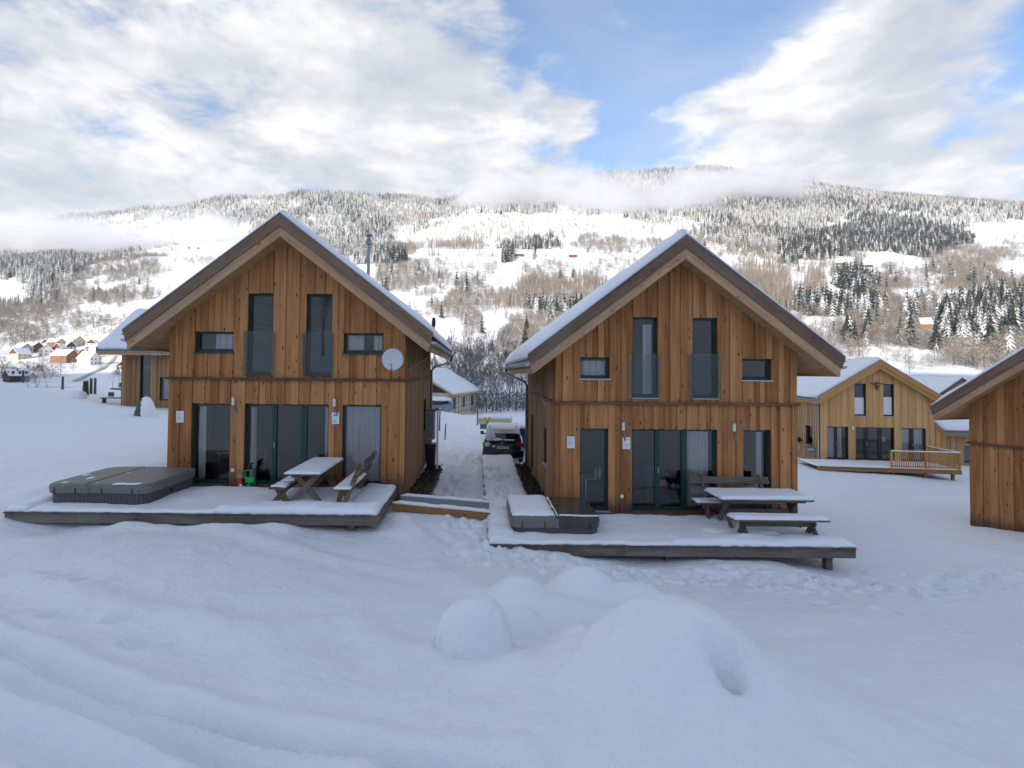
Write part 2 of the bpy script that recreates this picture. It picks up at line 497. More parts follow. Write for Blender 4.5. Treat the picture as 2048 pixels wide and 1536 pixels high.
def _tps(P, z, lam=.02):
    n = len(P); d = np.linalg.norm(P[:, None] - P[None], axis=2)
    K = np.where(d > 0, d * d * np.log(d + 1e-12), 0) + lam * np.eye(n)
    A = np.zeros((n + 3, n + 3)); A[:n, :n] = K; A[:n, n] = 1; A[:n, n + 1:] = P; A[n, :n] = 1; A[n + 1:, :n] = P.T
    return np.linalg.solve(A, np.concatenate([z, np.zeros(3)]))
_TW = _tps(CTRL[:, :2], CTRL[:, 2])

def near_z(X, Y):
    X = np.clip(X, -45, 46); Y = np.clip(Y, -12, 62)
    sh = np.shape(X); q = np.stack([np.ravel(X), np.ravel(Y)], 1)
    out = np.empty(len(q))
    for i in range(0, len(q), 40000):
        b = q[i:i + 40000]
        d = np.linalg.norm(b[:, None] - CTRL[None, :, :2], axis=2)
        out[i:i + 40000] = np.where(d > 0, d * d * np.log(d + 1e-12), 0) @ _TW[:-3] + _TW[-3] + b @ _TW[-2:]
    return out.reshape(sh)

# far land: for a bearing (given as a column of the frame) the distances at which the ground reaches a given height in the frame
HILL = {
    -400: [(110, 800), (250, 770), (500, 735), (900, 640), (1500, 560), (2200, 500), (2700, 530)],
    0:   [(110, 802), (200, 772), (400, 738), (560, 700), (800, 625), (1150, 556), (1400, 530), (1800, 500), (2300, 452), (2700, 485)],
    150: [(110, 800), (200, 770), (400, 735), (560, 697), (760, 620), (1050, 545), (1250, 520), (1450, 535), (1800, 500), (2350, 430), (2750, 470)],
    300: [(110, 798), (200, 770), (400, 728), (540, 690), (740, 600), (1000, 535), (1250, 500), (1450, 522), (1800, 480), (2350, 418), (2750, 450)],
    450: [(110, 798), (250, 760), (400, 720), (540, 670), (800, 580), (1100, 520), (1350, 490), (1550, 512), (1900, 470), (2450, 396), (2850, 430)],
    620: [(110, 800), (250, 762), (400, 712), (560, 650), (850, 570), (1150, 520), (1350, 498), (1550, 522), (1900, 488), (2600, 386), (3000, 430)],
    780: [(110, 806), (220, 772), (330, 718), (500, 655), (750, 580), (1050, 528), (1280, 507), (1480, 530), (1850, 500), (2650, 394), (3050, 430)],
    880: [(110, 808), (200, 776), (300, 718), (450, 662), (700, 588), (1000, 530), (1280, 500), (1500, 505), (1850, 478), (2650, 402), (3050, 440)],
    960: [(110, 808), (200, 776), (290, 718), (450, 658), (700, 588), (1000, 528), (1300, 494), (1700, 450), (2300, 396), (2700, 376), (3100, 420)],
    1080: [(110, 806), (200, 772), (300, 715), (450, 655), (700, 588), (1000, 528), (1400, 474), (1900, 420), (2400, 380), (2750, 364), (3100, 410)],
    1250: [(110, 804), (220, 765), (350, 705), (500, 650), (750, 580), (1050, 520), (1500, 455), (2000, 405), (2650, 350), (3050, 395)],
    1430: [(110, 802), (220, 764), (350, 702), (500, 645), (750, 578), (1050, 518), (1500, 452), (2050, 396), (2700, 334), (3100, 380)],
    1600: [(110, 802), (220, 764), (340, 706), (500, 648), (750, 578), (1050, 520), (1500, 450), (2100, 400), (2600, 364), (3000, 405)],
    1800: [(110, 802), (220, 768), (320, 716), (500, 644), (750, 574), (1050, 518), (1500, 455), (2100, 405), (2500, 384), (2900, 425)],
    2048: [(110, 806), (220, 772), (320, 718), (500, 640), (750, 565), (1050, 506), (1500, 452), (2100, 416), (2400, 406), (2800, 440)],
    2500: [(110, 810), (220, 778), (400, 710), (800, 570), (1500, 470), (2300, 420), (2800, 450)]}
_HU = np.array(sorted(HILL), float)
_HY = np.concatenate([np.linspace(60, 600, 60), np.linspace(610, 3200, 130)])
_HZ = []
for u in _HU:
    kn = HILL[int(u)]
    ys = [k[0] for k in kn]; zs = [float(at(u, k[1], k[0])[2]) for k in kn]
    ys.append(3300); zs.append(zs[-1] - 120)
    zz = np.interp(_HY, ys, zs)
    k = np.ones(5) / 5
    zz = np.convolve(np.pad(zz, 2, 'edge'), k, 'valid')
    _HZ.append(zz)
_HZ = np.array(_HZ)

def far_z(X, Y):
    Yc = np.clip(Y, 60, 3200)
    u = np.clip(CX + FPX * X / np.maximum(Y, 60), _HU[0], _HU[-1] - 1e-6)
    iu = np.clip(np.searchsorted(_HU, u, 'right') - 1, 0, len(_HU) - 2)
    fu = (u - _HU[iu]) / (_HU[iu + 1] - _HU[iu]); fu = fu * fu * (3 - 2 * fu)
    iy = np.clip(np.searchsorted(_HY, Yc, 'right') - 1, 0, len(_HY) - 2)
    fy = (Yc - _HY[iy]) / (_HY[iy + 1] - _HY[iy])
    a = _HZ[iu, iy] * (1 - fy) + _HZ[iu, iy + 1] * fy
    b = _HZ[iu + 1, iy] * (1 - fy) + _HZ[iu + 1, iy + 1] * fy
    z = a * (1 - fu) + b * fu
    amp = np.clip((Y - 150) / 1000, 0, 1)
    z = z + amp * (14 * fbm(X / 190, Y / 190, 4, 3) + 26 * fbm(X / 620, Y / 620, 2, 8)) * .8
    return z

def back_z(Y, X):
    d = np.maximum(-Y - 12, 0)
    z = np.interp(d, [0, 60, 200, 480, 800, 1500], [0, 10, 78, 262, 330, 380])
    return z * (1 + .10 * fbm(X / 260, Y / 260, 3, 21)) + np.clip(d / 60, 0, 1) * 2.5 * fbm(X / 40, Y / 40, 3, 5)

def base_z(X, Y):
    X = np.asarray(X, float); Y = np.asarray(Y, float)
    n = near_z(X, Y); f = far_z(X, Y)
    wgt = sstep(np.maximum(Y, np.abs(X) * 1.25), 58, 112)
    return n * (1 - wgt) + f * wgt + back_z(Y, X)

# ------------------------------------------------------------------ snow surface: mounds, tracks, footprints
def ground_hit(u, v):
    """walk a line of sight down to the snow"""
    d = ray(u, v); y = 1.5 * 1.004 ** np.arange(900)
    P = d[None] * (y / d[1])[:, None]
    k = np.argmax(base_z(P[:, 0], P[:, 1]) > P[:, 2]); p = P[k if k else -1]
    return p

MOUNDS = []   # x, y, sx, sy, height, power, turn
def mound(u, v, sx, sy, h, pw=2.0, turn=0.0):
    p = ground_hit(u, v); MOUNDS.append((p[0], p[1], sx, sy, h, pw, turn)); return p
def crest(u, v, sx, sy, h, pw=2.0):
    """a mound whose top shows at this place in the frame"""
    d = ray(u, v); y = 1.5 * 1.003 ** np.arange(1100); P = d[None] * (y / d[1])[:, None]
    k = np.argmax(base_z(P[:, 0], P[:, 1]) + h > P[:, 2]); MOUNDS.append((P[k, 0], P[k, 1], sx, sy, h, pw, 0.0)); return P[k]
crest(952, 1172, .26, .24, .62, 5.0)            # tall loaf
crest(985, 1230, .15, .18, .36, 3.0)
crest(1048, 1198, .19, .2, .32, 3.6)
crest(1160, 1232, .20, .18, .36, 4.6)
crest(1345, 1194, .62, .58, .90, 2.7)           # the great hump
crest(1400, 1280, 1.0, .95, .56, 2.2)
crest(1250, 1330, .60, .5, .30)
crest(1490, 1330, .6, .6, .28)
crest(1040, 1142, .28, .26, .34, 3.0)
crest(1175, 1126, .40, .28, .46, 2.6)
crest(1262, 1150, .42, .26, .32, 2.6)
crest(1120, 1190, .8, .35, .12)
crest(560, 1150, 1.6, .9, .10)
HOLE = MOUNDS[4][0] + .20, MOUNDS[4][1] - .50
TRACK1 = [ground_hit(u, v)[:2] for u, v in ((-260, 1190), (0, 1281), (114, 1333), (272, 1386), (527, 1460), (790, 1531), (1000, 1585))]
TRACK2 = [ground_hit(u, v)[:2] for u, v in ((-260, 1235), (0, 1346), (120, 1395), (246, 1432), (439, 1504), (640, 1568))]
TRACK3 = [ground_hit(u, v)[:2] for u, v in ((-200, 1400), (0, 1455), (130, 1500), (260, 1560))]
RIDGES = [[ground_hit(u, v)[:2] for u, v in pl] for pl in (
    ((60, 1140), (260, 1205), (520, 1260), (700, 1240), (820, 1300)),
    ((420, 1060), (620, 1110), (840, 1140), (960, 1180)),
    ((800, 1045), (850, 1090), (870, 1130), (960, 1160)))]

def seg_dist(X, Y, pts):
    D = np.full(np.shape(X), 1e9)
    for (a, b) in zip(pts[:-1], pts[1:]):
        a = np.array(a); b = np.array(b); ab = b - a
        t = np.clip(((X - a[0]) * ab[0] + (Y - a[1]) * ab[1]) / (ab @ ab), 0, 1)
        D = np.minimum(D, np.hypot(X - a[0] - t * ab[0], Y - a[1] - t * ab[1]))
    return D

_r2 = np.random.default_rng(5)
DENTS = []   # x, y, radius, depth, lip
def trample(pts, width, n, rad=(.09, .17), dep=(.05, .13)):
    for _ in range(n):
        k = _r2.uniform(0, len(pts) - 1); i = int(k); f = k - i
        a = np.array(pts[i]); b = np.array(pts[min(i + 1, len(pts) - 1)])
        p = a + (b - a) * f + _r2.normal(0, width, 2)
        DENTS.append((p[0], p[1], _r2.uniform(*rad), _r2.uniform(*dep) * .62))
def steps_(pts, gap=.62):
    L = 0
    for a, b in zip(pts[:-1], pts[1:]):
        a = np.array(a); b = np.array(b); n = max(1, int(np.linalg.norm(b - a) / gap))
        nn = np.array([-(b - a)[1], (b - a)[0]]) / np.linalg.norm(b - a)
        for i in range(n):
            p = a + (b - a) * (i / n) + nn * (.13 if L % 2 else -.13) + _r2.normal(0, .04, 2); L += 1
            DENTS.append((p[0], p[1], .13, .10))
trample([(.1, 10.6), (1.5, 10.2), (3.5, 9.9), (6, 9.8), (9, 10.2), (12, 11.2), (15, 12.6)], .36, 620, rad=(.06, .13), dep=(.04, .10))
trample([(-.2, 13.4), (-.4, 12.2), (0, 11.2), (.8, 10.4)], .28, 120, dep=(.04, .1))
trample([(-1, 14.5), (-.9, 17), (-.7, 20), (-.4, 24)], .4, 260, rad=(.1, .2), dep=(.03, .08))
trample([(-1, 24), (-1.5, 28), (-2, 34)], .8, 180, rad=(.12, .3), dep=(.03, .1))
trample([(9, 14), (12, 17), (15, 22), (20, 27)], 1.0, 150, rad=(.1, .2), dep=(.03, .07))
steps_([(-6.2, 5.2), (-4.6, 6.0), (-3.2, 5.2), (-2.2, 4.5)], .7)
steps_([(-9, 8.5), (-7, 7.7), (-4.6, 7.2)], .8)
steps_([(4.5, 9.6), (7, 7.5), (9, 5.2)], .75)

def detail(X, Y):
    z = np.zeros(np.shape(X))
    m = (np.abs(X) < 40) & (Y > -5) & (Y < 60)
    x = X[m]; y = Y[m]
    q = .10 * fbm(x / 1.9, y / 1.9, 4, 31) + .18 * fbm(x / 6.5, y / 6.5, 2, 41) + .024 * fbm(x / .45, y / .45, 3, 51) + .007 * fbm(x / .13, y / .13, 2, 53) + .035 * np.maximum(fbm((x + .5 * y) / .9, (y - .3 * x) / 1.6, 3, 55), 0)
    acc = np.zeros(len(x))
    for (mx, my, sx, sy, h, pw, tn) in MOUNDS:
        k = (np.abs(x - mx) < 3.2 * sx) & (np.abs(y - my) < 3.2 * sy)
        if not k.any(): continue
        r = np.sqrt(((x[k] - mx) / sx) ** 2 + ((y[k] - my) / sy) ** 2)
        r = r * (1 + .10 * fbm(x[k] / .35, y[k] / .35, 2, 61))
        prof = np.exp(-.5 * (r ** pw) * .9) if pw < 3.3 else np.maximum(np.sqrt(np.clip(1 - (r / 1.5) ** 2.3, 0, 1)), .22 * np.exp(-.5 * (r / 1.5) ** 2))
        acc[k] += (h * prof) ** 3.5
    q += acc ** (1 / 3.5)
    # hollow in the flank of the great hump
    r = np.sqrt(((x - HOLE[0]) / .085) ** 2 + ((y - HOLE[1]) / .10) ** 2)
    q -= .34 * np.exp(-.5 * r ** 3)
    for pl, wd, dp in ((TRACK1, .10, .17), (TRACK2, .10, .15), (TRACK3, .14, .12)):
        D = seg_dist(x, y, pl) * (1 + .22 * fbm(x / .9, y / .9, 2, 71))
        q += -dp * np.exp(-.5 * (D / (wd * .85)) ** 3) + .4 * dp * np.exp(-.5 * ((D - .24) / .09) ** 2)
    for pl in RIDGES:
        D = seg_dist(x, y, pl)
        q += .06 * np.exp(-.5 * (D / .28) ** 2) - .035 * np.exp(-.5 * ((D - .45) / .2) ** 2)
    for (dx, dy, rad, dep) in DENTS:
        k = (np.abs(x - dx) < 3.4 * rad) & (np.abs(y - dy) < 3.4 * rad)
        if not k.any(): continue
        r = np.hypot(x[k] - dx, y[k] - dy) / rad
        q[k] += -dep * np.exp(-.5 * r ** 4) + .30 * dep * np.exp(-.5 * ((r - 1.5) / .45) ** 2)
    # banks thrown up against the two decks
    for (bx, by, sx, sy, h) in ((-7.4, 11.0, .35, .22, .15), (-6.7, 10.98, .3, .2, .09), (-6.0, 11.0, .35, .22, .12), (-5.1, 11.0, .3, .2, .08), (-4.3, 10.98, .35, .2, .10), (-4.8, 10.9, .6, .35, .09), (-1.7, 11.9, .55, .7, .16), (-10.6, 11.0, .5, .5, .12), (-10.9, 13, .7, 1.4, .24), (-9.1, 11.0, .55, .4, -.16), (-3.4, 10.95, .5, .35, -.10), (-2.5, 11.0, .4, .4, -.08),
                             (.6, 10.6, .8, .35, .05), (2.6, 10.45, 1.0, .35, .08), (4.6, 10.5, .6, .3, .08), (6.6, 10.4, .9, .3, .07), (3.5, 10.95, .9, .25, -.08),
                             (-28.5, 29.5, 3.4, 2.6, 1.05), (-24, 30, 4, 2.5, .35), (-33, 30, 5, 3, .7), (-9.6, 15.0, .9, 1.6, .25),
                             (-3.2, 43, 3.0, 2.0, .55), (2.5, 40, 3, 2, .3), (-6, 40, 2.5, 2.5, .5)):
        q += h * np.exp(-.5 * (((x - bx) / sx) ** 2 + ((y - by) / sy) ** 2))
    # lumpy crumbs on the cleared way between the houses
    wy = np.exp(-.5 * ((x + .9) / .9) ** 2) * sstep(y, 14, 16)
    q += wy * .05 * fbm(x / .35, y / .35, 3, 81)
    z[m] = q
    return z

def ground_z(x, y):
    X = np.array([x], float); Y = np.array([y], float)
    return float((base_z(X, Y) + detail(X, Y))[0])

# ------------------------------------------------------------------ which plants grow where (columns and rows of the hillside as seen)
VEG = {320: '0:f', 340: '0:f', 360: '0:f', 380: '0:c 512:f 1344:. 1390:f', 400: '0:c 480:f 1344:. 1376:f',
       420: '0:c 480:f 920:b 1060:s 1120:b 1250:f 1680:. 1705:f 1712:c 1850:f',
       440: '0:c 210:. 300:b 420:f 860:b 1060:. 1110:b 1170:s 1300:b 1390:f 1660:. 1705:c 1900:f 1910:.',
       460: '0:c 280:b 430:. 500:f 800:l 1060:. 1100:l 1120:. 1150:b 1200:s 1280:. 1310:b 1340:. 1370:b 1400:f 1650:c 1940:. 1980:s',
       480: '0:c 270:b 370:s 430:. 512:f 800:l 960:s 1030:b 1080:c 1105:. 1150:b 1270:s 1300:b 1390:s 1440:f 1580:c 1930:. 1990:s',
       500: '0:c 260:b 330:. 480:f 690:c 800:. 960:s 1010:c 1090:s 1150:. 1200:s 1300:. 1440:b 1560:c 1720:. 1860:b 2020:s',
       520: '0:c 160:b 330:. 370:s 420:. 740:s 1000:. 1060:s 1160:. 1190:s 1280:. 1480:s 1530:. 1560:s 1680:l 1740:. 1880:b 2010:.',
       540: '0:c 150:b 330:. 740:b 900:s 990:. 1040:b 1140:s 1190:. 1460:l 1560:. 1610:l 1640:. 1670:l 1740:b 1800:s 1880:b 2020:.',
       560: '0:. 80:c 100:b 160:. 230:s 300:. 760:b 870:s 890:b 960:. 1040:l 1200:. 1460:l 1570:. 1600:l 1640:. 1660:c 1740:b 1830:s 1880:b',
       580: '0:. 60:c 100:b 310:. 880:b 1030:l 1180:. 1450:l 1630:. 1750:b 1790:s 1820:. 1960:s',
       600: '0:l 60:b 130:s 160:. 210:b 240:. 780:. 860:b 1000:l 1080:b 1440:l 1600:m 1770:s 1830:b 1950:c',
       620: '0:l 50:b 170:s 220:. 800:s 860:b 960:. 1060:c 1180:b 1440:s 1620:m 1780:b 1820:c 1850:b 1900:c',
       640: '0:b 250:s 310:. 800:. 900:b 950:. 1000:b 1440:s 1620:. 1700:b 1830:c',
       660: '0:b 100:s 320:. 910:b 940:. 1000:b 1600:. 1660:b 1880:c 2000:b',
       680: '0:m 60:s 120:. 900:s 920:. 1000:b 1600:b 1880:c 1990:b',
       700: '0:. 40:s 110:. 140:s 200:. 900:s 1000:b 1600:s 1760:. 1900:s 1990:b',
       720: '0:. 1060:s 1600:. 1820:s 1900:b', 740: '0:s 130:. 1600:.'}
_VG = np.full((22, 512), ord('.'), int)
for v0, s in VEG.items():
    runs = [(int(a.split(':')[0]), a.split(':')[1]) for a in s.split()]
    for k, (u0, ch) in enumerate(runs):
        u1 = runs[k + 1][0] if k + 1 < len(runs) else 2048
        _VG[(v0 - 320) // 20, u0 // 4:(u1 + 3) // 4] = ord(ch)
def veg(u, v, X, Y):
    u = u + 46 * fbm(X / 60, Y / 80, 4, 91); v = v + 26 * fbm(X / 60, Y / 80, 4, 97)
    r = np.clip(((v - 320) / 20).astype(int), 0, 21); c = np.clip((u / 4).astype(int), 0, 511)
    return _VG[r, c]

# ------------------------------------------------------------------ the ground sheet
def spread(lo, hi, step, growth, far):
    xs = list(np.arange(lo, hi + 1e-6, step)); s = step; x = xs[-1]
    while x < far:
        s *= growth; x += s; xs.append(x)
    return xs
gx = list(np.arange(0, 5.5, .048)) + [5.5 + q for q in spread(0, 7.5, .075, 1.075, 3600)]; gx = np.array([-x for x in gx[:0:-1]] + gx)
gy1 = list(np.arange(1.6, 6.4, .038)) + spread(6.4, 13.6, .072, 1.034, 3300)
gy0 = spread(0, .1, .12, 1.16, 1700)
gy = np.array([1.6 - x for x in gy0[:0:-1]] + gy1)
GX, GY = np.meshgrid(gx, gy)
GZ = base_z(GX, GY) + detail(GX, GY)
ny, nx = GX.shape
me = bpy.data.meshes.new('snowy_ground')
co_ = np.stack([GX, GY, GZ], -1).reshape(-1, 3).astype(np.float32)
me.vertices.add(len(co_)); me.vertices.foreach_set('co', co_.ravel())
ii = (np.arange(ny - 1)[:, None] * nx + np.arange(nx - 1)[None]).ravel()
quads = np.stack([ii, ii + 1, ii + nx + 1, ii + nx], 1).astype(np.int32)
me.loops.add(quads.size); me.loops.foreach_set('vertex_index', quads.ravel())
me.polygons.add(len(quads)); me.polygons.foreach_set('loop_start', np.arange(0, quads.size, 4, dtype=np.int32))
me.polygons.foreach_set('loop_total', np.full(len(quads), 4, np.int32))
me.polygons.foreach_set('use_smooth', np.ones(len(quads), bool))
me.update(); me.validate()
with np.errstate(all='ignore'):
    pu, pv_ = project(co_)
vg = veg(np.where(np.isfinite(pu), pu, 0), np.where(np.isfinite(pv_), pv_, 700), co_[:, 0], co_[:, 1])
scr = np.isin(vg, [ord(c) for c in 'sblmcf']) & (co_[:, 1] > 150)
at_ = me.attributes.new('scrub', 'FLOAT', 'POINT'); at_.data.foreach_set('value', scr.astype(np.float32))
me.materials.append(M['terrain'])
tag(link('snowy_ground', me), 'snow covered ground running down to the chalets and up the far hillside', kind='structure')

# ------------------------------------------------------------------ snow lying on flat things
def snow_slab(x0, x1, y0, y1, z, th, seed=1, res=.09, edge=.10, rough=.25, sag=0.0, wob=0.0):
    """a lid of snow with rounded, slightly ragged edges"""
    mb = MB()
    nx = max(3, int((x1 - x0) / res)); nyy = max(3, int((y1 - y0) / res))
    xs = np.linspace(x0, x1, nx); ys = np.linspace(y0, y1, nyy)
    X, Y = np.meshgrid(xs, ys)
    d = np.minimum(np.minimum(X - x0, x1 - X), np.minimum(Y - y0, y1 - Y))
    e = np.sqrt(np.clip(1 - (1 - np.clip(d / edge, 0, 1)) ** 2, 0, 1))
    Z = z + th * (.35 + .65 * e) * (1 + rough * fbm(X / .45 + seed * 3.3, Y / .45, 3, seed)) + sag * fbm(X / 1.3, Y / 1.3, 2, seed + 9)
    if wob:
        ed = d < 1e-6
        X = X + np.where(ed, wob * fbm(X / .12 + seed, Y / .12, 2, seed + 3), 0); Y = Y + np.where(ed, wob * fbm(X / .12, Y / .12 + seed, 2, seed + 4), 0)
    v = [(X[j, i], Y[j, i], Z[j, i]) for j in range(nyy) for i in range(nx)]
    f = [(j * nx + i, j * nx + i + 1, (j + 1) * nx + i + 1, (j + 1) * nx + i) for j in range(nyy - 1) for i in range(nx - 1)]
    rim = [i for i in range(nx)] + [j * nx + nx - 1 for j in range(1, nyy)] + [(nyy - 1) * nx + i for i in range(nx - 2, -1, -1)] + [j * nx for j in range(nyy - 2, 0, -1)]
    b0 = len(v)
    v += [(v[k][0], v[k][1], z) for k in rim]
    n = len(rim)
    f += [(rim[k], b0 + k, b0 + (k + 1) % n, rim[(k + 1) % n]) for k in range(n)]
    f.append(tuple(b0 + k for k in range(n - 1, -1, -1)))
    mb.mesh(v, f)
    return mb

# ------------------------------------------------------------------ a clad wall with openings
class Wall:
    """plane with coordinates a (along), z (up), n (outwards), in house coordinates"""
    def __init__(s, o, ad, nd):
        s.o = Vector(o); s.ad = Vector(ad); s.nd = Vector(nd)
    def p(s, a, n, z):
        return s.o + s.ad * a + s.nd * n + Vector((0, 0, z))
    def prism(s, mb, poly, n0, n1):
        mb.prism(poly, lambda a, z: s.p(a, n1, z), lambda a, z: s.p(a, n0, z))

def cut_top(poly, tops):
    for (k, c) in tops:                 # z <= c + k*a
        poly = clip(poly, -k, 1, c)
        if len(poly) < 3: return None
    return poly

def wall_core(wl, a0, a1, z0, z1, holes, tops, th, mb):
    az = sorted({a0, a1, *[h[0] for h in holes], *[h[1] for h in holes]})
    for l, r in zip(az[:-1], az[1:]):
        zz = [z0]
        for h in sorted([h for h in holes if h[0] <= l + 1e-6 and h[1] >= r - 1e-6], key=lambda h: h[2]):
            zz += [h[2], h[3]]
        zz.append(z1)
        for b, t in zip(zz[::2], zz[1::2]):
            if t - b < 1e-4: continue
            p = cut_top([(l, b), (r, b), (r, t), (l, t)], tops)
            if p: wl.prism(mb, p, -th, 0)

def boards(wl, a0, a1, z0, z1, holes, tops, width, rnd, emit, jit=.014, proud=.036):
    """vertical board-on-board cladding; emit(polygon, n0, n1) gets one board at a time"""
    fix = sorted({a0, a1, *[h[0] for h in holes if h[3] > z0 and h[2] < z1], *[h[1] for h in holes if h[3] > z0 and h[2] < z1]})
    edges = []
    for l, r in zip(fix[:-1], fix[1:]):
        n = max(1, round((r - l) / width)); w_ = [rnd.uniform(.72, 1.28) for _ in range(n)]; s = sum(w_); x = l
        for q in w_:
            edges.append((x, x + q / s * (r - l))); x += q / s * (r - l)
    for i, (l, r) in enumerate(edges):
        zz = [z0]
        for h in sorted([h for h in holes if h[0] <= l + 1e-6 and h[1] >= r - 1e-6 and h[3] > z0 and h[2] < z1], key=lambda h: h[2]):
            zz += [max(h[2], z0), min(h[3], z1)]
        zz.append(z1)
        up = i % 2 == 1
        g = .003 if up else -.005
        for b, t in zip(zz[::2], zz[1::2]):
            if t - b < .03: continue
            bj = b - rnd.uniform(0, jit) - (.0 if up else -.006)
            tj = t if t >= z1 - 1e-6 else t + 0
            lo = l - g if l > a0 + 1e-6 else l; hi = r + g if r < a1 - 1e-6 else r
            p = cut_top([(lo, bj), (hi, bj), (hi, tj), (lo, tj)], tops)
            if p: emit(p, .022 if up else .003, .022 + proud * rnd.uniform(.8, 1.1) if up else .023 * rnd.uniform(.85, 1.1))

GLASS_N = -.13
def window(parent, wl, a0, a1, z0, z1, frame='frame_green', mull=(), curtain=None, sill=None, rail=False, fw=.06, blind=None, seed=1, wood_jamb='core', bars=()):
    """frame > pane (one per light), sill, curtain; all children of the house"""
    f = MB(); d0, d1 = GLASS_N - .035, GLASS_N + .035
    def bx(mb, l, r, b, t, n0, n1): wl.prism(mb, [(l, b), (r, b), (r, t), (l, t)], n0, n1)
    bx(f, a0, a0 + fw, z0, z1, d0, d1); bx(f, a1 - fw, a1, z0, z1, d0, d1)
    bx(f, a0 + fw, a1 - fw, z0, z0 + fw * 1.5, d0, d1); bx(f, a0 + fw, a1 - fw, z1 - fw, z1, d0, d1)
    xs = [a0 + fw]
    for (mc, mw) in mull:
        bx(f, mc - mw / 2, mc + mw / 2, z0 + fw * 1.5, z1 - fw, d0, d1 + .012); xs += [mc - mw / 2, mc + mw / 2]
    xs.append(a1 - fw)
    fo = f.build('window', M[frame], parent)
    if mull:
        hd = MB(); hx_ = mull[0][0] + mull[0][1] * .1
        wl.prism(hd, [(hx_ - .012, z0 + .98), (hx_ + .012, z0 + .98), (hx_ + .012, z0 + 1.14), (hx_ - .012, z0 + 1.14)], d1 + .014, d1 + .05)
        hd.build('handle', M['zinc'], fo)
    for l, r in zip(xs[::2], xs[1::2]):
        p = MB(); bx(p, l, r, z0 + fw * 1.5, z1 - fw, GLASS_N - .008, GLASS_N + .008)
        p.build('pane', M['glass'], fo)
    if sill:
        s = MB(); bx(s, a0 - .03, a1 + .03, z0 - .035, z0 - .004, GLASS_N + .02, .085)
        s.build('sill', M[sill], fo)
    for (l, r, b, t) in (curtain or []):
        c = MB(); n = max(8, int((r - l) / .018)); vs = []
        for k in range(n + 1):
            a = l + (r - l) * k / n
            off = .035 * math.sin(a * 34 + seed) + .02 * math.sin(a * 71 + seed * 2.1)
            for (zz, kk) in ((b, 1.25), (t, .8)):
                vs.append(wl.p(a, GLASS_N - .11 + off * kk, zz)); vs.append(wl.p(a, GLASS_N - .116 + off * kk, zz))
        fs = []
        for k in range(n):
            i = 4 * k
            fs += [(i, i + 4, i + 6, i + 2), (i + 1, i + 3, i + 7, i + 5)]
        c.mesh(vs, fs); c.build('curtain', M['curtain'], fo, smooth=True, fix=False)
    if blind:
        p = MB(); bx(p, a0 + fw, a1 - fw, z0 + fw * 1.5, blind, GLASS_N + .010, GLASS_N + .016)
        p.build('frosted_panel', M['paper'], fo)
    if rail:
        g = MB(); bx(g, a0 - .09, a1 + .05, z0 - .02, z0 + 1.17, .075, .087)
        go = g.build('glass_rail', M['rail_glass'], parent)
        for (l, r) in ((a0 - .10, a0 - .045), (a1 + .0, a1 + .055)):
            q = MB(); bx(q, l, r, z0 - .03, z0 + 1.14, .026, .073); q.build('rail_post', M['barge_light' if wood_jamb == 'core' else 'barge_new'], go)
    return fo

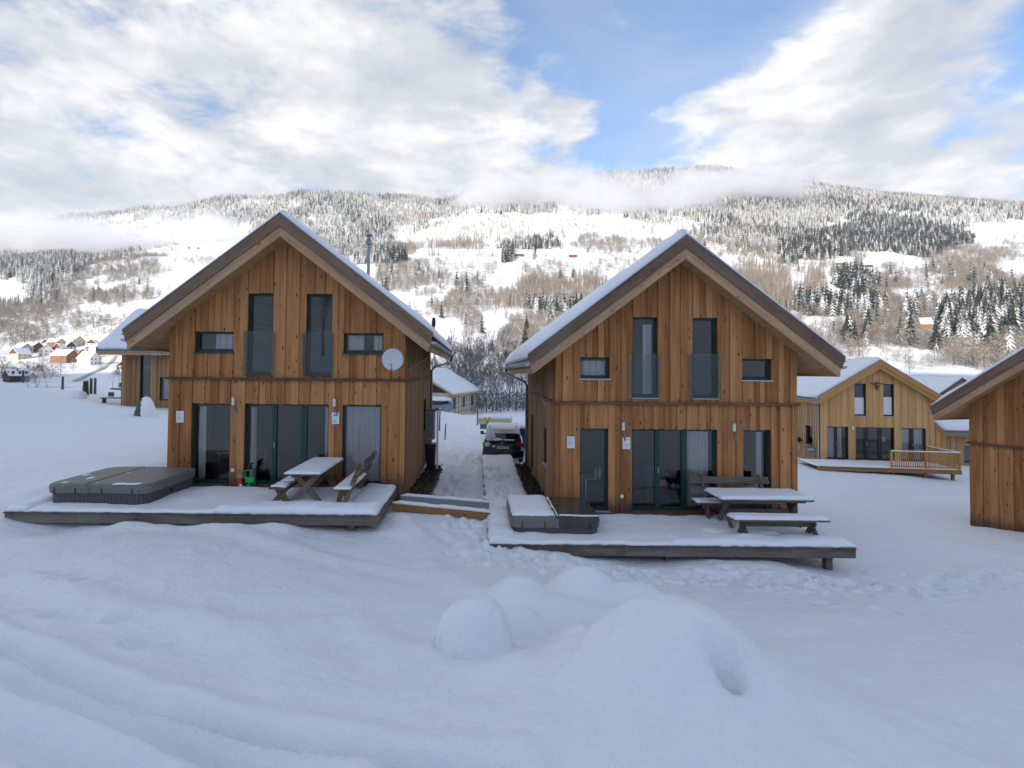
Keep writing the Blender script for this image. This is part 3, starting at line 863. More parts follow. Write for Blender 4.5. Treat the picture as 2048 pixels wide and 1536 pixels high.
# ------------------------------------------------------------------ chalet
def chalet(name, label, loc, rotz, W=6.32, D=7.4, Ha=6.70, s=.767, ov=.75, ovf=.68, ovb=2.1, front=(), left=(), right=(),
           belt=2.89, seed=1, newwood=False, single_front=True, snow_th=.12, frame='frame_green', sill=None, pipes=(-1, 1), groundz=-.5,
           board_w=.2, roof_front_boards=True, cap=None):
    rnd = random.Random(seed)
    h = thing(name, label, 'house', loc, rotz)
    hw = W / 2
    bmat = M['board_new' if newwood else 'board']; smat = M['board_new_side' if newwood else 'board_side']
    fr = Wall((0, 0, 0), (1, 0, 0), (0, -1, 0))
    bk = Wall((0, D, 0), (1, 0, 0), (0, 1, 0))
    lf = Wall((-hw, 0, 0), (0, 1, 0), (-1, 0, 0))
    rt = Wall((hw, 0, 0), (0, 1, 0), (1, 0, 0))
    gt = [(s, Ha), (-s, Ha)]
    eave = Ha - s * hw
    fh = [tuple(q[:4]) for q in front]; lh = [tuple(q[:4]) for q in left]; rh = [tuple(q[:4]) for q in right]
    c = MB()
    wall_core(fr, -hw, hw, groundz, Ha + 1, fh, gt, .24, c)
    wall_f = c.build('wall', M['core'], h)
    c = MB()
    wall_core(bk, -hw, hw, groundz, Ha + 1, [], gt, .24, c)
    wall_core(lf, .24, D - .24, groundz, eave - .02, lh, [], .24, c)
    wall_core(rt, .24, D - .24, groundz, eave - .02, rh, [], .24, c)
    c.build('side_wall', M['core'], h)
    # cladding
    zb = belt if belt else None
    parts = [(groundz + .12, zb), (zb, Ha + 1)] if zb else [(groundz + .12, Ha + 1)]
    bb = MB()
    for (z0, z1) in parts:
        lo = z0 + (.03 if zb and z0 == zb else 0)
        def emit(p, n0, n1):
            if single_front:
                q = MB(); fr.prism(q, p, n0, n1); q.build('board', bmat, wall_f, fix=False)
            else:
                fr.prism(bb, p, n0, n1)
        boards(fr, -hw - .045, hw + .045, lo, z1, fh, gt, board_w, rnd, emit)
    if bb.v: tag(bb.build('cladding', bmat, h), kind='stuff')
    sb = MB()
    for (wl, hl) in ((lf, lh), (rt, rh)):
        for (z0, z1) in parts:
            lo = z0 + (.03 if zb and z0 == zb else 0)
            boards(wl, 0.0, D, lo, min(z1, eave - .01), hl, [], board_w * .8, rnd, lambda p, n0, n1: wl.prism(sb, p, n0, n1))
    bk_e = lambda p, n0, n1: bk.prism(sb, p, n0, n1)
    for (z0, z1) in parts:
        boards(bk, -hw, hw, z0 + .03, z1, [], gt, .4, rnd, bk_e)
    tag(sb.build('side_cladding', smat, h), kind='stuff')
    if zb:
        b = MB()
        for (x0, x1, y0, y1) in ((-hw - .10, hw + .10, -.115, .0), (-hw - .10, -hw, .0, D), (hw, hw + .10, .0, D)):
            b.box(x0, x1, y0, y1, zb - .045, zb + .028)
        b.build('belt_course', M['belt'], h)
    # floors inside
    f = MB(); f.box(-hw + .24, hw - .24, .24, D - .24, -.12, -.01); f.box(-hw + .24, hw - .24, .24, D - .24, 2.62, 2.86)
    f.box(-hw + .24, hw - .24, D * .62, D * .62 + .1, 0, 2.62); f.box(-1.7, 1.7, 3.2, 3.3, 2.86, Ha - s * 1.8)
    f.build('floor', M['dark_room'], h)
    # roof
    L = hw + ov; y0, y1 = -ovf, D + ovb
    zt = lambda x: Ha - s * abs(x)
    cs = 1 / math.sqrt(1 + s * s); nrm = (s * cs, cs)          # outward normal of the right slope in x, z
    top = .40
    so = MB()
    nb = 7
    for sx in (-1, 1):
        e = [0 + (L) * k / 44 for k in range(45)]
        for k in range(44):
            a, b = e[k], e[k + 1] - .006
            so.prism([(sx * a, zt(a) + .03), (sx * b, zt(b) + .03), (sx * b, zt(b)), (sx * a, zt(a))], lambda x, z: (x, y0 + .03, z), lambda x, z: (x, y1 - .03, z))
    tag(so.build('soffit', M['soffit'], h), kind='stuff')
    rf = MB()
    for sx in (-1, 1):
        rf.prism([(0, zt(0) + .032), (sx * L, zt(L) + .032), (sx * L, zt(L) + top), (0, zt(0) + top)], lambda x, z: (x, y0 + .04, z), lambda x, z: (x, y1 - .04, z))
    roof = rf.build('roof', M['pipe_grey'], h)
    bd, bl = ('barge_new', 'barge_new') if newwood else ('barge_dark', 'barge_light')
    for sx in (-1, 1):
        for (lo, hi, n0, n1, mt) in ((.17, .50, -.055, -.012, bd), (-.10, .185, -.014, .028, bl), (-.10, -.02, .030, .052, bl)):
            e = .02 if hi > .3 else -.05
            q = MB()
            a = [(0, zt(0) + lo), (sx * (L + e), zt(L + e) + lo), (sx * (L + e + .09), zt(L + e + .09) + hi), (0, zt(0) + hi)]
            for (ya, yb) in (((y0 + n0), (y0 + n1)),):
                q.prism(a, lambda x, z: (x, ya, z), lambda x, z: (x, yb, z))
            q.build('barge_board', M[mt + ('_r' if sx > 0 else '_l')], roof)
        q = MB()
        q.prism([(0, zt(0) - .08), (sx * L, zt(L) - .08), (sx * (L + .05), zt(L + .05) + .42), (0, zt(0) + .42)], lambda x, z: (x, y1 + .02, z), lambda x, z: (x, y1 - .03, z))
        q.build('barge_board', M[bl], roof)
        q = MB(); q.box(min(sx * (L), sx * (L + .03)), max(sx * L, sx * (L + .03)), y0 + .03, y1 - .03, zt(L) - .07, zt(L) + .16)
        q.build('fascia', M[bl], roof)
        # metal sheet ribs at the eave
        q = MB()
        q.prism([(sx * (L - .35), zt(L - .35) + top), (sx * (L + .13), zt(L + .13) + top), (sx * (L + .13), zt(L + .13) + top + .012), (sx * (L - .35), zt(L - .35) + top + .012)], lambda x, z: (x, y0 - .05, z), lambda x, z: (x, y1, z))
        yy = y0
        while yy < y1 and single_front:
            q.prism([(sx * (L - .35), zt(L - .35) + top + .013), (sx * (L + .14), zt(L + .14) + top + .013), (sx * (L + .14), zt(L + .14) + top + .045), (sx * (L - .35), zt(L - .35) + top + .045)], lambda x, z: (x, yy, z), lambda x, z: (x, yy + .05, z))
            yy += .3
        q.build('metal_edge', M['zinc'], roof)
        # verge trim
        q = MB()
        q.prism([(0, zt(0) + .50), (sx * (L + .1), zt(L + .1) + .50), (sx * (L + .1), zt(L + .1) + .525), (0, zt(0) + .525)], lambda x, z: (x, y0 - .075, z), lambda x, z: (x, y0 + .05, z))
        q.build('verge_trim', M['zinc'], roof)
        # gutter
        gx_, gz_ = sx * (L + .10), zt(L) + .20
        q = MB(); prof = [(.075 * math.cos(t), .075 * math.sin(t)) for t in np.linspace(math.pi, 2 * math.pi, 9)]
        prof = prof + [(.066 * math.cos(t), .066 * math.sin(t)) for t in np.linspace(2 * math.pi, math.pi, 9)]
        n = len(prof)
        vs = [(gx_ + a, yy, gz_ + b) for yy in (y0 - .02, y1 + .02) for (a, b) in prof]
        q.mesh(vs, [(i, (i + 1) % n, (i + 1) % n + n, i + n) for i in range(n)])
        for yy in (y0 - .02, y1 + .015):
            q.prism([(gx_ + a, gz_ + b) for a, b in prof[:9]], lambda x, z: (x, yy, z), lambda x, z: (x, yy + .006, z))
        yy = y0 + .25
        while yy < y1 and single_front:
            q.box(gx_ - .082, gx_ + .082, yy, yy + .03, gz_ - .083, gz_ + .004); yy += .6
        g = q.build('gutter', M['zinc'], h)
        if sx in pipes:
            q = MB(); wx = sx * (hw + .10)
            q.tube([(gx_, y1 - .25, gz_ - .06), (gx_, y1 - .25, gz_ - .22), (gx_ - sx * .05, y1 - .30, gz_ - .34), (wx + sx * .1, D + .02, gz_ - .60), (wx, D - .06, gz_ - .74), (wx, D - .06, gz_ - 1.2), (wx, D - .06, groundz + .1)], .05, 10)
            q.build('downpipe', M['pipe_grey'], g, smooth=True)
    # snow on the roof
    for sx in (-1, 1):
        mb = MB(); ns, nyy = 26, 40
        S = np.linspace(0, L + .06, ns); Yv = np.linspace(y0 - .02, y1, nyy)
        SS, YY = np.meshgrid(S, Yv)
        e = np.minimum(np.clip((L + .06 - SS) / .22, 0, 1), np.minimum(np.clip((YY - y0 + .02) / .12, 0, 1), np.clip((y1 - YY) / .2, 0, 1)))
        e = np.sqrt(np.clip(1 - (1 - e) ** 2, 0, 1))
        th = snow_th * (.22 + .78 * e) * (1 + .40 * fbm(SS / .9 + seed, YY / 1.1, 4, seed + 5)) + .008
        base = .53
        if snow_th > .05:
            rag = .06 * fbm(YY / .4, SS * 0 + seed, 3, seed + 2)
            SS = SS + np.where(SS > L - .1, rag, 0)
        vt = [(sx * SS[j, i], YY[j, i], zt(SS[j, i]) + base + th[j, i] / cs) for j in range(nyy) for i in range(ns)]
        ft = [(j * ns + i, j * ns + i + 1, (j + 1) * ns + i + 1, (j + 1) * ns + i) for j in range(nyy - 1) for i in range(ns - 1)]
        rim = [i for i in range(ns)] + [j * ns + ns - 1 for j in range(1, nyy)] + [(nyy - 1) * ns + i for i in range(ns - 2, -1, -1)] + [j * ns for j in range(nyy - 2, 0, -1)]
        b0 = len(vt); n = len(rim)
        vt += [(vt[k][0], vt[k][1], zt(abs(vt[k][0])) + top + .015) for k in rim]
        ft += [(rim[k], b0 + k, b0 + (k + 1) % n, rim[(k + 1) % n]) for k in range(n)]
        mb.mesh(vt, ft)
        mb.build('snow_cover', M['snow_soft'], roof, smooth=True)
    for wl, lst in ((fr, front), (lf, left), (rt, right)):
        for k, q in enumerate(lst):
            kw = dict(q[4]) if len(q) > 4 else {}
            kw.setdefault('frame', frame); kw.setdefault('seed', seed + k)
            if newwood: kw.setdefault('wood_jamb', 'new')
            window(h, wl, *q[:4], **kw)
    return h

# ------------------------------------------------------------------ the two chalets in front
H1 = (-5.16, 14.0, -3.12)
H2 = (5.28, 13.73, -3.66)
door = dict(mull=((-.37, .13), (.40, .13)))
house1 = chalet('wooden_chalet', 'brown timber chalet with satellite dish and chimney flue, left of the pair', H1, 0, seed=3, board_w=.178, pipes=(1,),
    front=[(-2.56, -1.52, .03, 2.21, dict(curtain=[(-2.50, -2.30, .1, 2.1)])),
           (-1.13, 1.16, .03, 2.21, dict(mull=((-.36, .12), (.44, .17)), curtain=[(-1.06, -.93, .1, 2.1), (.98, 1.10, .1, 2.1)])),
           (1.52, 2.58, .03, 2.21, dict(curtain=[(1.55, 2.55, .08, 2.15)])),
           (-1.09, -.41, 3.0, 5.21, dict(rail=True, sill='frame_green')),
           (.50, 1.21, 3.0, 5.21, dict(rail=True, sill='frame_green')),
           (-2.51, -1.47, 3.60, 4.16, dict(sill='frame_green', curtain=[(-2.06, -1.50, 3.6, 4.15)])),
           (1.52, 2.61, 3.60, 4.16, dict(sill='frame_green', curtain=[(1.56, 2.02, 3.7, 4.15), (2.28, 2.56, 3.6, 4.15)]))],
    left=[(1.3, 1.9, .9, 2.1), (2.2, 2.9, .9, 2.1)], right=[(5.0, 5.9, .9, 2.1)])
house2 = chalet('wooden_chalet', 'brown timber chalet with light metal window sills, right of the pair', H2, 0, seed=8, board_w=.152, pipes=(-1,), snow_th=.15,
    front=[(-2.55, -1.79, .03, 2.20, dict(sill='sill_grey')),
           (-1.16, 1.10, .03, 2.20, dict(mull=((-.45, .12), (.27, .15)), curtain=[(.38, .98, .1, 2.12)])),
           (1.77, 2.52, .03, 2.20, dict(curtain=[(2.27, 2.44, .1, 2.12)])),
           (-1.15, -.49, 3.03, 5.17, dict(rail=True, sill='sill_grey', curtain=[(-.80, -.56, 3.1, 5.0)])),
           (.45, 1.10, 3.03, 5.17, dict(rail=True, sill='sill_grey')),
           (-2.55, -1.77, 3.52, 4.09, dict(sill='sill_grey', curtain=[(-2.5, -1.83, 3.6, 4.0)])),
           (1.77, 2.54, 3.52, 4.09, dict(sill='sill_grey'))],
    left=[(1.5, 2.3, .9, 2.0, dict(sill='sill_grey')), (5.2, 6.1, .05, 2.1)], right=[(2, 3, .9, 2.1)])
house4 = chalet('wooden_chalet', 'brown timber chalet cut off by the photo edge beside the right hand deck', (17.8 + .318 * 3.16, 18.6 - .948 * 3.16, -5.25), R_(-71.5), seed=21, pipes=(), snow_th=.16, groundz=-.3)
house3 = chalet('new_timber_chalet', 'pale new timber chalet with skull on gable and railed deck', (26.43, 34.18, -5.6), R_(-7.2), W=6.76, D=9.5, Ha=6.17, s=.64, ov=.35, ovf=.45, ovb=.6,
    belt=None, seed=31, newwood=True, single_front=False, frame='frame_dark', pipes=(), groundz=-.7,
    front=[(-3.07, -1.72, .03, 2.2, dict(mull=((-2.42, .14),), curtain=[(-3.0, -2.5, .1, 2.1), (-2.3, -2.0, .1, 2.1)])),
           (-1.29, 1.08, .03, 2.2, dict(mull=((-.56, .22), (.28, .24)))),
           (1.54, 2.97, .03, 2.2, dict(mull=((2.2, .16),), curtain=[(1.6, 2.1, .1, 2.1), (2.4, 2.9, .1, 2.1)])),
           (-1.32, -.62, 2.95, 5.08, dict(rail=False, sill='sill_grey', blind=4.15)),
           (.42, 1.08, 2.95, 5.08, dict(rail=False, sill='sill_grey', blind=4.2))],
    left=[(1.0, 2.0, .75, 2.1), (4.2, 4.7, .1, 2.2), (5.5, 6.0, 3.3, 3.8)])
house0 = chalet('wooden_chalet', 'brown timber chalet with its eave to the lawn behind the left chalet', (-26.2, 38.0 + 3.16, -2.6), R_(-90), seed=41, Ha=6.75, ov=.85, ovf=1.25, pipes=(), single_front=False, board_w=.22,
    belt=None, right=[(1.35, 2.15, .05, 4.18, dict(mull=())), (2.9, 4.3, 3.55, 4.15), (2.8, 4.2, .3, 2.0, dict(curtain=[(3.0, 4.1, .3, 1.95)]))], groundz=-.4)
house5 = chalet('wooden_chalet', 'shingled chalet side peeping out behind the right edge chalet', (36.9, 43.4, -7.4), R_(-100), seed=51, pipes=(), single_front=False, belt=None, Ha=5.2, s=.55, W=7, D=8, ovf=.6, ov=.6, board_w=.3, newwood=True,
    right=[(-0 + 1.2, 1.9, .8, 2.1), (3.2, 3.7, 2.0, 2.7)], groundz=-.8)
house7 = chalet('wooden_chalet', 'timber chalet barely seen between the pale chalet and the shingled one', (47, 50.5, -6.9), R_(-8), seed=61, pipes=(), single_front=False, belt=None, groundz=-.8, board_w=.25, Ha=6.3)

# ------------------------------------------------------------------ tree shapes
def conifer_mesh(rd, layers=9, pts=9, h=1.0, w=.19, gap=.0):
    """spruce: tiers of drooping, ragged branches; height 1"""
    mb = MB()
    for L in range(layers):
        f = L / (layers - 1)
        z0 = .10 + .84 * f; r = w * (1 - f) ** .85 + .018
        hgt = .17 * (1 - .55 * f)
        ph = rd.uniform(0, 6.28); n = pts if f < .6 else max(5, pts - 3)
        for k in range(n):
            a = ph + 6.2832 * (k + rd.uniform(-.28, .28)) / n
            rr = r * rd.uniform(.62, 1.22); da = 3.14 / n * rd.uniform(.65, 1.0)
            z = z0 + rd.uniform(-.02, .02)
            tip = (rr * math.cos(a), rr * math.sin(a), z - .055 * (1 - f) * rd.uniform(.5, 1.5))
            b1 = (rr * .45 * math.cos(a - da * 1.5), rr * .45 * math.sin(a - da * 1.5), z + hgt * .35)
            b2 = (rr * .45 * math.cos(a + da * 1.5), rr * .45 * math.sin(a + da * 1.5), z + hgt * .35)
            top = (0, 0, z + hgt)
            low = (rr * .35 * math.cos(a), rr * .35 * math.sin(a), z - .02)
            mb.mesh([tip, b1, top, b2, low], [(0, 1, 2), (0, 2, 3), (0, 4, 1), (0, 3, 4)])
    return mb

def trunk_mesh(h=.3, r=.014, n=5):
    return MB().tube([(0, 0, -.03), (0, 0, h * .5), (0, 0, h)], [r * 1.25, r, r * .6], n)

def bare_far_mesh(rd, n=150, w=.36, lo=.18, thick=.011, upright=.55):
    """leafless broadleaf seen from afar: a crown of slim twigs"""
    mb = MB()
    mb.tube([(0, 0, -.02), (rd.uniform(-.01, .01), 0, .35), (rd.uniform(-.03, .03), rd.uniform(-.03, .03), .75)], [.02, .014, .004], 4)
    for k in range(n):
        t = rd.random() ** .8; z = lo + (1 - lo) * t
        prof = math.sin(math.pi * (.12 + .82 * t)) ** .7
        a = rd.uniform(0, 6.283); rr = w * prof * math.sqrt(rd.random())
        p = Vector((rr * math.cos(a), rr * math.sin(a), z * .93))
        d = Vector((math.cos(a) * rd.uniform(.1, 1), math.sin(a) * rd.uniform(.1, 1), upright + rd.uniform(-.3, .6))).normalized() * rd.uniform(.07, .17)
        s = d.cross(Vector((rd.uniform(-1, 1), rd.uniform(-1, 1), rd.uniform(-1, 1)))).normalized() * thick * rd.uniform(.5, 1.3)
        mb.mesh([p - d * .5 - s, p - d * .5 + s, p + d * .5], [(0, 1, 2)])
    return mb

def larch_mesh(rd, n=150):
    mb = MB()
    mb.tube([(0, 0, -.02), (0, 0, .5), (0, 0, .99)], [.016, .011, .003], 4)
    for k in range(n):
        t = rd.random() ** 1.2; z = .12 + .86 * t
        a = rd.uniform(0, 6.283); r = (.15 * (1 - t) ** .8 + .015) * rd.uniform(.4, 1.1)
        p = Vector((0, 0, z)); q = Vector((r * math.cos(a), r * math.sin(a), z + rd.uniform(-.01, .05)))
        s = Vector((-math.sin(a), math.cos(a), rd.uniform(-.8, .8))).normalized() * .010
        mb.mesh([p.lerp(q, .2) - s, p.lerp(q, .2) + s, q + Vector((0, 0, rd.uniform(-.02, .03)))], [(0, 1, 2)])
    return mb

def bare_near(rd, H=9.0, spread=.42, levels=5, r0=.10):
    """leafless tree from limbs down to twigs; returns trunk and crown"""
    tr, cr = MB(), MB()
    def grow(p, d, ln, r, lev):
        q = p; pts = [p]; rs = [r]
        n = 3 if lev < 3 else 2
        for i in range(n):
            d = (d + Vector((rd.gauss(0, .10), rd.gauss(0, .10), rd.gauss(.05, .07)))).normalized()
            q = q + d * ln / n; pts.append(q); rs.append(r * (1 - .42 * (i + 1) / n))
        (tr if lev == 0 else cr).tube(pts, [max(q_, .013) for q_ in rs], 6 if lev == 0 else (4 if lev < 2 else 3), cap=False)
        if lev >= levels: return
        k = rd.choice((2, 3, 3)) if lev < levels - 1 else 3
        for i in range(k):
            a = rd.uniform(0, 6.283); tl = rd.uniform(.25, .62) * (1 if lev else .8)
            ax = d.cross(Vector((math.cos(a), math.sin(a), .3))).normalized()
            nd = (d + ax * tl).normalized(); nd = (nd + Vector((0, 0, .18))).normalized()
            o = pts[-1] if i < 2 else pts[rd.randint(1, n)]
            grow(o, nd, ln * rd.uniform(.60, .86), rs[-1] * rd.uniform(.62, .85), lev + 1)
    grow(Vector((0, 0, -.3)), Vector((rd.uniform(-.06, .06), rd.uniform(-.06, .06), 1)), H * .27, r0, 0)
    return tr, cr

rd = random.Random(99)
CON = [conifer_mesh(rd, 9, 9, w=rd.uniform(.16, .22)) for _ in range(5)]
FAR_C = [conifer_mesh(rd, 6, 6, w=rd.uniform(.15, .2)) for _ in range(4)]
BAR = [bare_far_mesh(rd, 170, w=rd.uniform(.28, .42)) for _ in range(5)]
LAR = [larch_mesh(rd, 150) for _ in range(3)]
BUSH = [bare_far_mesh(rd, 70, w=.62, lo=.05, thick=.022, upright=.4) for _ in range(3)]

# ------------------------------------------------------------------ far woods: instanced masses, one per kind
def mass(name, label, protos, mats, P, scale, rz, var):
    """woods too far off to count: points carrying tree shapes"""
    coll = bpy.data.collections.new(name + '_shapes')
    k = 0
    for pm in protos:
        for mm in mats:
            o = bpy.data.objects.new('%s_shape_%02d' % (name, k), pm.data('tree_shape', M[mm])); coll.objects.link(o); k += 1
    me = bpy.data.meshes.new(name)
    me.vertices.add(len(P)); me.vertices.foreach_set('co', P.astype(np.float32).ravel())
    for nm, arr, ty in (('sc', scale, 'FLOAT'), ('rz', rz, 'FLOAT'), ('vi', var % k, 'INT')):
        a = me.attributes.new(nm, ty, 'POINT'); a.data.foreach_set('value', arr.astype(np.float32 if ty == 'FLOAT' else np.int32))
    o = link(name, me)
    g = bpy.data.node_groups.new(name + '_nodes', 'GeometryNodeTree')
    g.interface.new_socket('Geometry', in_out='INPUT', socket_type='NodeSocketGeometry')
    g.interface.new_socket('Geometry', in_out='OUTPUT', socket_type='NodeSocketGeometry')
    N = g.nodes.new; Lk = g.links.new
    gi, go = N('NodeGroupInput'), N('NodeGroupOutput')
    ci = N('GeometryNodeCollectionInfo'); ci.inputs['Collection'].default_value = coll
    ci.inputs['Separate Children'].default_value = True; ci.inputs['Reset Children'].default_value = True
    ip = N('GeometryNodeInstanceOnPoints'); ip.inputs['Pick Instance'].default_value = True
    def attr(nm, ty):
        a = N('GeometryNodeInputNamedAttribute'); a.data_type = ty; a.inputs['Name'].default_value = nm
        return a.outputs['Attribute']
    cx = N('ShaderNodeCombineXYZ')
    Lk(attr('rz', 'FLOAT'), cx.inputs[2])
    er = N('FunctionNodeEulerToRotation'); Lk(cx.outputs[0], er.inputs[0])
    mp = N('GeometryNodeMeshToPoints'); Lk(gi.outputs[0], mp.inputs['Mesh'])
    Lk(mp.outputs[0], ip.inputs['Points']); Lk(ci.outputs[0], ip.inputs['Instance'])
    Lk(attr('vi', 'INT'), ip.inputs['Instance Index']); Lk(er.outputs[0], ip.inputs['Rotation']); Lk(attr('sc', 'FLOAT'), ip.inputs['Scale'])
    Lk(ip.outputs[0], go.inputs[0])
    md = o.modifiers.new('woods', 'NODES'); md.node_group = g
    return tag(o, label, kind='stuff')

def scatter(n, y0, y1, t0=-1.3, t1=1.55):
    Y = np.sqrt(rng.uniform(y0 * y0, y1 * y1, n)); X = Y * rng.uniform(t0, t1, n)
    return X, Y

# keep trees off the houses of the village and the farms
FARM = [(985, 512, 1270), (1047, 513, 1150), (1090, 512, 1150), (1125, 513, 1140), (1153, 514, 1130), (1330, 467, 1420), (1690, 530, 1000), (1745, 534, 980), (1862, 658, 455), (380, 497, 1240), (397, 499, 1230)]
KEEP = []
def clear_of(u, v, du=20, dv=9):
    ok = np.ones(len(u), bool)
    for (fu, fv, fy) in FARM:
        ok &= ~((np.abs(u - fu) < du) & (v > fv - 14) & (v < fv + dv + 6))
    return ok

X, Y = scatter(190000, 235, 2780)
X2, Y2 = scatter(122000, 235, 1350); X = np.concatenate([X, X2]); Y = np.concatenate([Y, Y2])
Z = base_z(X, Y)
U, V = project(np.stack([X, Y, Z], 1))
K = veg(U, V, X, Y)
pick = rng.random(len(X))
dens = {'f': .80, 'c': .66, 'b': .50, 'l': .42, 's': .22, 'm': .60, '.': .008}
keep = np.zeros(len(X), bool)
near_boost = np.clip(900 / Y, .55, 1.6)
for ch, d in dens.items():
    keep |= (K == ord(ch)) & (pick < d * np.where(ch in 'fc', 1.0, near_boost))
vill = (U < 262) & (V > 686) & (V < 752)
lowf = fbm(X / 210, Y / 300, 3, 131)
keep &= (pick < .9 + .9 * lowf) | (Y < 500)
keep &= clear_of(U, V) & (V < 764) & ~(vill & (pick > .06)) & (U > -420) & (U < 2560)
X, Y, Z, U, V, K = (q[keep] for q in (X, Y, Z, U, V, K))
lowk = fbm(X / 150, Y / 260, 4, 141)
q = rng.random(len(X)); kind = np.where(K == ord('f'), 'f', np.where(K == ord('c'), 'c', np.where(K == ord('l'), 'l', 'b')))
kind = np.where((K == ord('m')) & (q < .55), 'c', kind)
kind = np.where((K == ord('f')) & (q < .16 + 1.1 * np.maximum(lowk, 0)), 'c', kind)
kind = np.where((K == ord('f')) & (lowk < -.28) & (q > .3), 'l', kind)
kind = np.where((K == ord('c')) & (U < 760) & (q > .35), 'f', kind)
kind = np.where((K == ord('c')) & (q < .12), 'b', kind)
kind = np.where((kind == 'b') & (q > .975) & (Y < 900) & (K != ord('.')), 'c', kind)
kind = np.where(((K == ord('s')) | (K == ord('.'))) & (kind == 'b') & (q > .25), 'u', kind)
kind = np.where((K == ord('b')) & (kind == 'b') & (q < .38), 'u', kind)
hgt = np.where(np.isin(kind, ['f', 'c']), rng.uniform(9, 27, len(X)) * (1 + .3 * lowk), np.where(kind == 'l', rng.uniform(13, 22, len(X)), np.where(kind == 'u', rng.uniform(2.2, 5, len(X)), rng.uniform(7, 13, len(X)))))
kind = np.where((U < 330) & (V > 630) & (kind == 'c'), 'b', kind)
hgt = np.where((Y < 700) & (U < 1400), hgt * .82, hgt)
rz = rng.uniform(0, 6.28, len(X)); var = rng.integers(0, 1000, len(X))
P3 = np.stack([X, Y, Z - .2], 1)
app = hgt / Y
solo = np.zeros(len(X), bool)
for kk, cnt in (('c', 230), ('b', 240), ('l', 60)):
    idx = np.where((kind == kk) & (U > -10) & (U < 2060))[0]
    idx = idx[np.argsort(-app[idx])][:cnt]; solo[idx] = True
for kk, nm, lb, pr, mt in (
        ('f', 'frosted_forest', 'frosted spruce forest covering the upper mountain slopes', FAR_C, ['needles_frost', 'needles_frost', 'needles_mid']),
        ('c', 'spruce_forest', 'dark spruce woods on the mountain', FAR_C, ['needles_dark', 'needles_mid', 'needles_dark']),
        ('b', 'bare_woodland', 'leafless brown woodland on the far hillside', BAR, ['twigs_brown']),
        ('l', 'larch_woodland', 'tan leafless larch woods on the hillside', LAR, ['twigs_larch']),
        ('u', 'hillside_scrub', 'low leafless scrub scattered over the snowy hillside', BUSH, ['twigs_brown', 'twigs_larch'])):
    m_ = (kind == kk) & ~solo
    mass(nm, lb, pr, mt, P3[m_], hgt[m_], rz[m_], var[m_])

# trees one can tell apart: each its own, with trunk and crown
TRK = trunk_mesh().data('trunk', M['bark'])
CMESH = [[pm.data('crown', M[mm]) for pm in CON] for mm in ('needles_dark', 'needles_mid')]
BMESH = [pm.data('crown', M['twigs_brown']) for pm in BAR]; LMESH = [pm.data('crown', M['twigs_larch']) for pm in LAR]
LAND = ((120, 'above the left half of the village'), (330, 'above the right half of the village'), (700, 'over the left slope of the left chalet roof'), (800, 'beside the steel chimney flue'), (880, 'over the right eave of the left chalet'),
        (960, 'above the cream house in the gap'), (1060, 'above the grove in the gap'), (1180, 'over the left slope of the right chalet roof'), (1560, 'over the ridge of the right chalet'), (1660, 'over the right eave of the right chalet'),
        (1760, 'over the left roof slope of the pale chalet'), (1880, 'over the right roof slope of the pale chalet'), (1960, 'between the pale chalet and the photo edge'), (9999, 'over the roof at the right photo edge'))
def where_words(u, v, Y):
    side = next(t_ for lim, t_ in LAND if u < lim)
    hi = 'highest ' if v < 520 else ('high ' if v < 570 else ('mid slope ' if v < 620 else ('low ' if v < 670 else 'lowest ')))
    return hi + side
def tree(kind_, P, h, rzz, k, u, v):
    if kind_ == 'c':
        nm, ms, ct = 'spruce_tree', CMESH[1 if k % 3 else 0][k % 5], 'snow dusted spruce growing ' + where_words(u, v, P[1])
    elif kind_ == 'l':
        nm, ms, ct = 'larch_tree', LMESH[k % 3], 'slim tan larch growing ' + where_words(u, v, P[1])
    else:
        nm, ms, ct = 'bare_tree', BMESH[k % 5], 'leafless brown tree growing ' + where_words(u, v, P[1])
    o = thing(nm, ct, 'tree', tuple(P), rzz, ct.split(' growing ')[0] + 's ' + where_words(u, v, P[1]))
    o.scale = (h, h, h)
    link('trunk', TRK, o); link('crown', ms, o)
for i in np.where(solo)[0]:
    tree(kind[i], P3[i], float(hgt[i]), float(rz[i]), int(var[i]), U[i], V[i])

# ------------------------------------------------------------------ the frosted grove behind the houses
rd = random.Random(4)
NEAR = []
for k in range(6):
    tr_, cr_ = bare_near(rd, H=rd.uniform(9, 12), levels=6, r0=rd.uniform(.11, .15))
    NEAR.append((tr_.data('trunk', M['bark']), cr_.data('crown', M['twigs_grey'])))
GROVE = [(876, 74), (890, 82), (905, 90), (918, 76), (930, 96), (940, 84), (948, 72), (960, 80), (968, 92), (978, 76), (985, 86), (995, 72), (1004, 82), (1012, 94), (1020, 78), (1030, 88), (1040, 80), (1050, 96), (897, 104), (925, 110), (955, 108), (990, 106), (1025, 110), (866, 96), (1065, 92), (882, 70), (899, 69), (912, 71), (926, 68), (936, 70), (953, 67), (965, 69), (974, 66), (988, 69), (1000, 66), (1009, 70), (1018, 68), (1034, 71), (1046, 70), (872, 84), (886, 92), (910, 100), (942, 101), (970, 99), (1007, 101), (1036, 99)]
for k, (u, yy) in enumerate(GROVE):
    x = (u - CX) / FPX * yy
    tr_, cr_ = NEAR[k % 6]
    o = thing('bare_tree', 'frosted leafless tree in the grove between the two front chalets', 'tree', (x, yy, float(base_z(np.array([x]), np.array([yy]))[0]) - .1), rd.uniform(0, 6.28), 'frosted grove between the chalets')
    sc_ = rd.uniform(.85, 1.25) * (1 if yy > 71.5 else .62); o.scale = (sc_, sc_, sc_ * rd.uniform(.9, 1.15))
    link('trunk', tr_, o); link('crown', cr_, o)
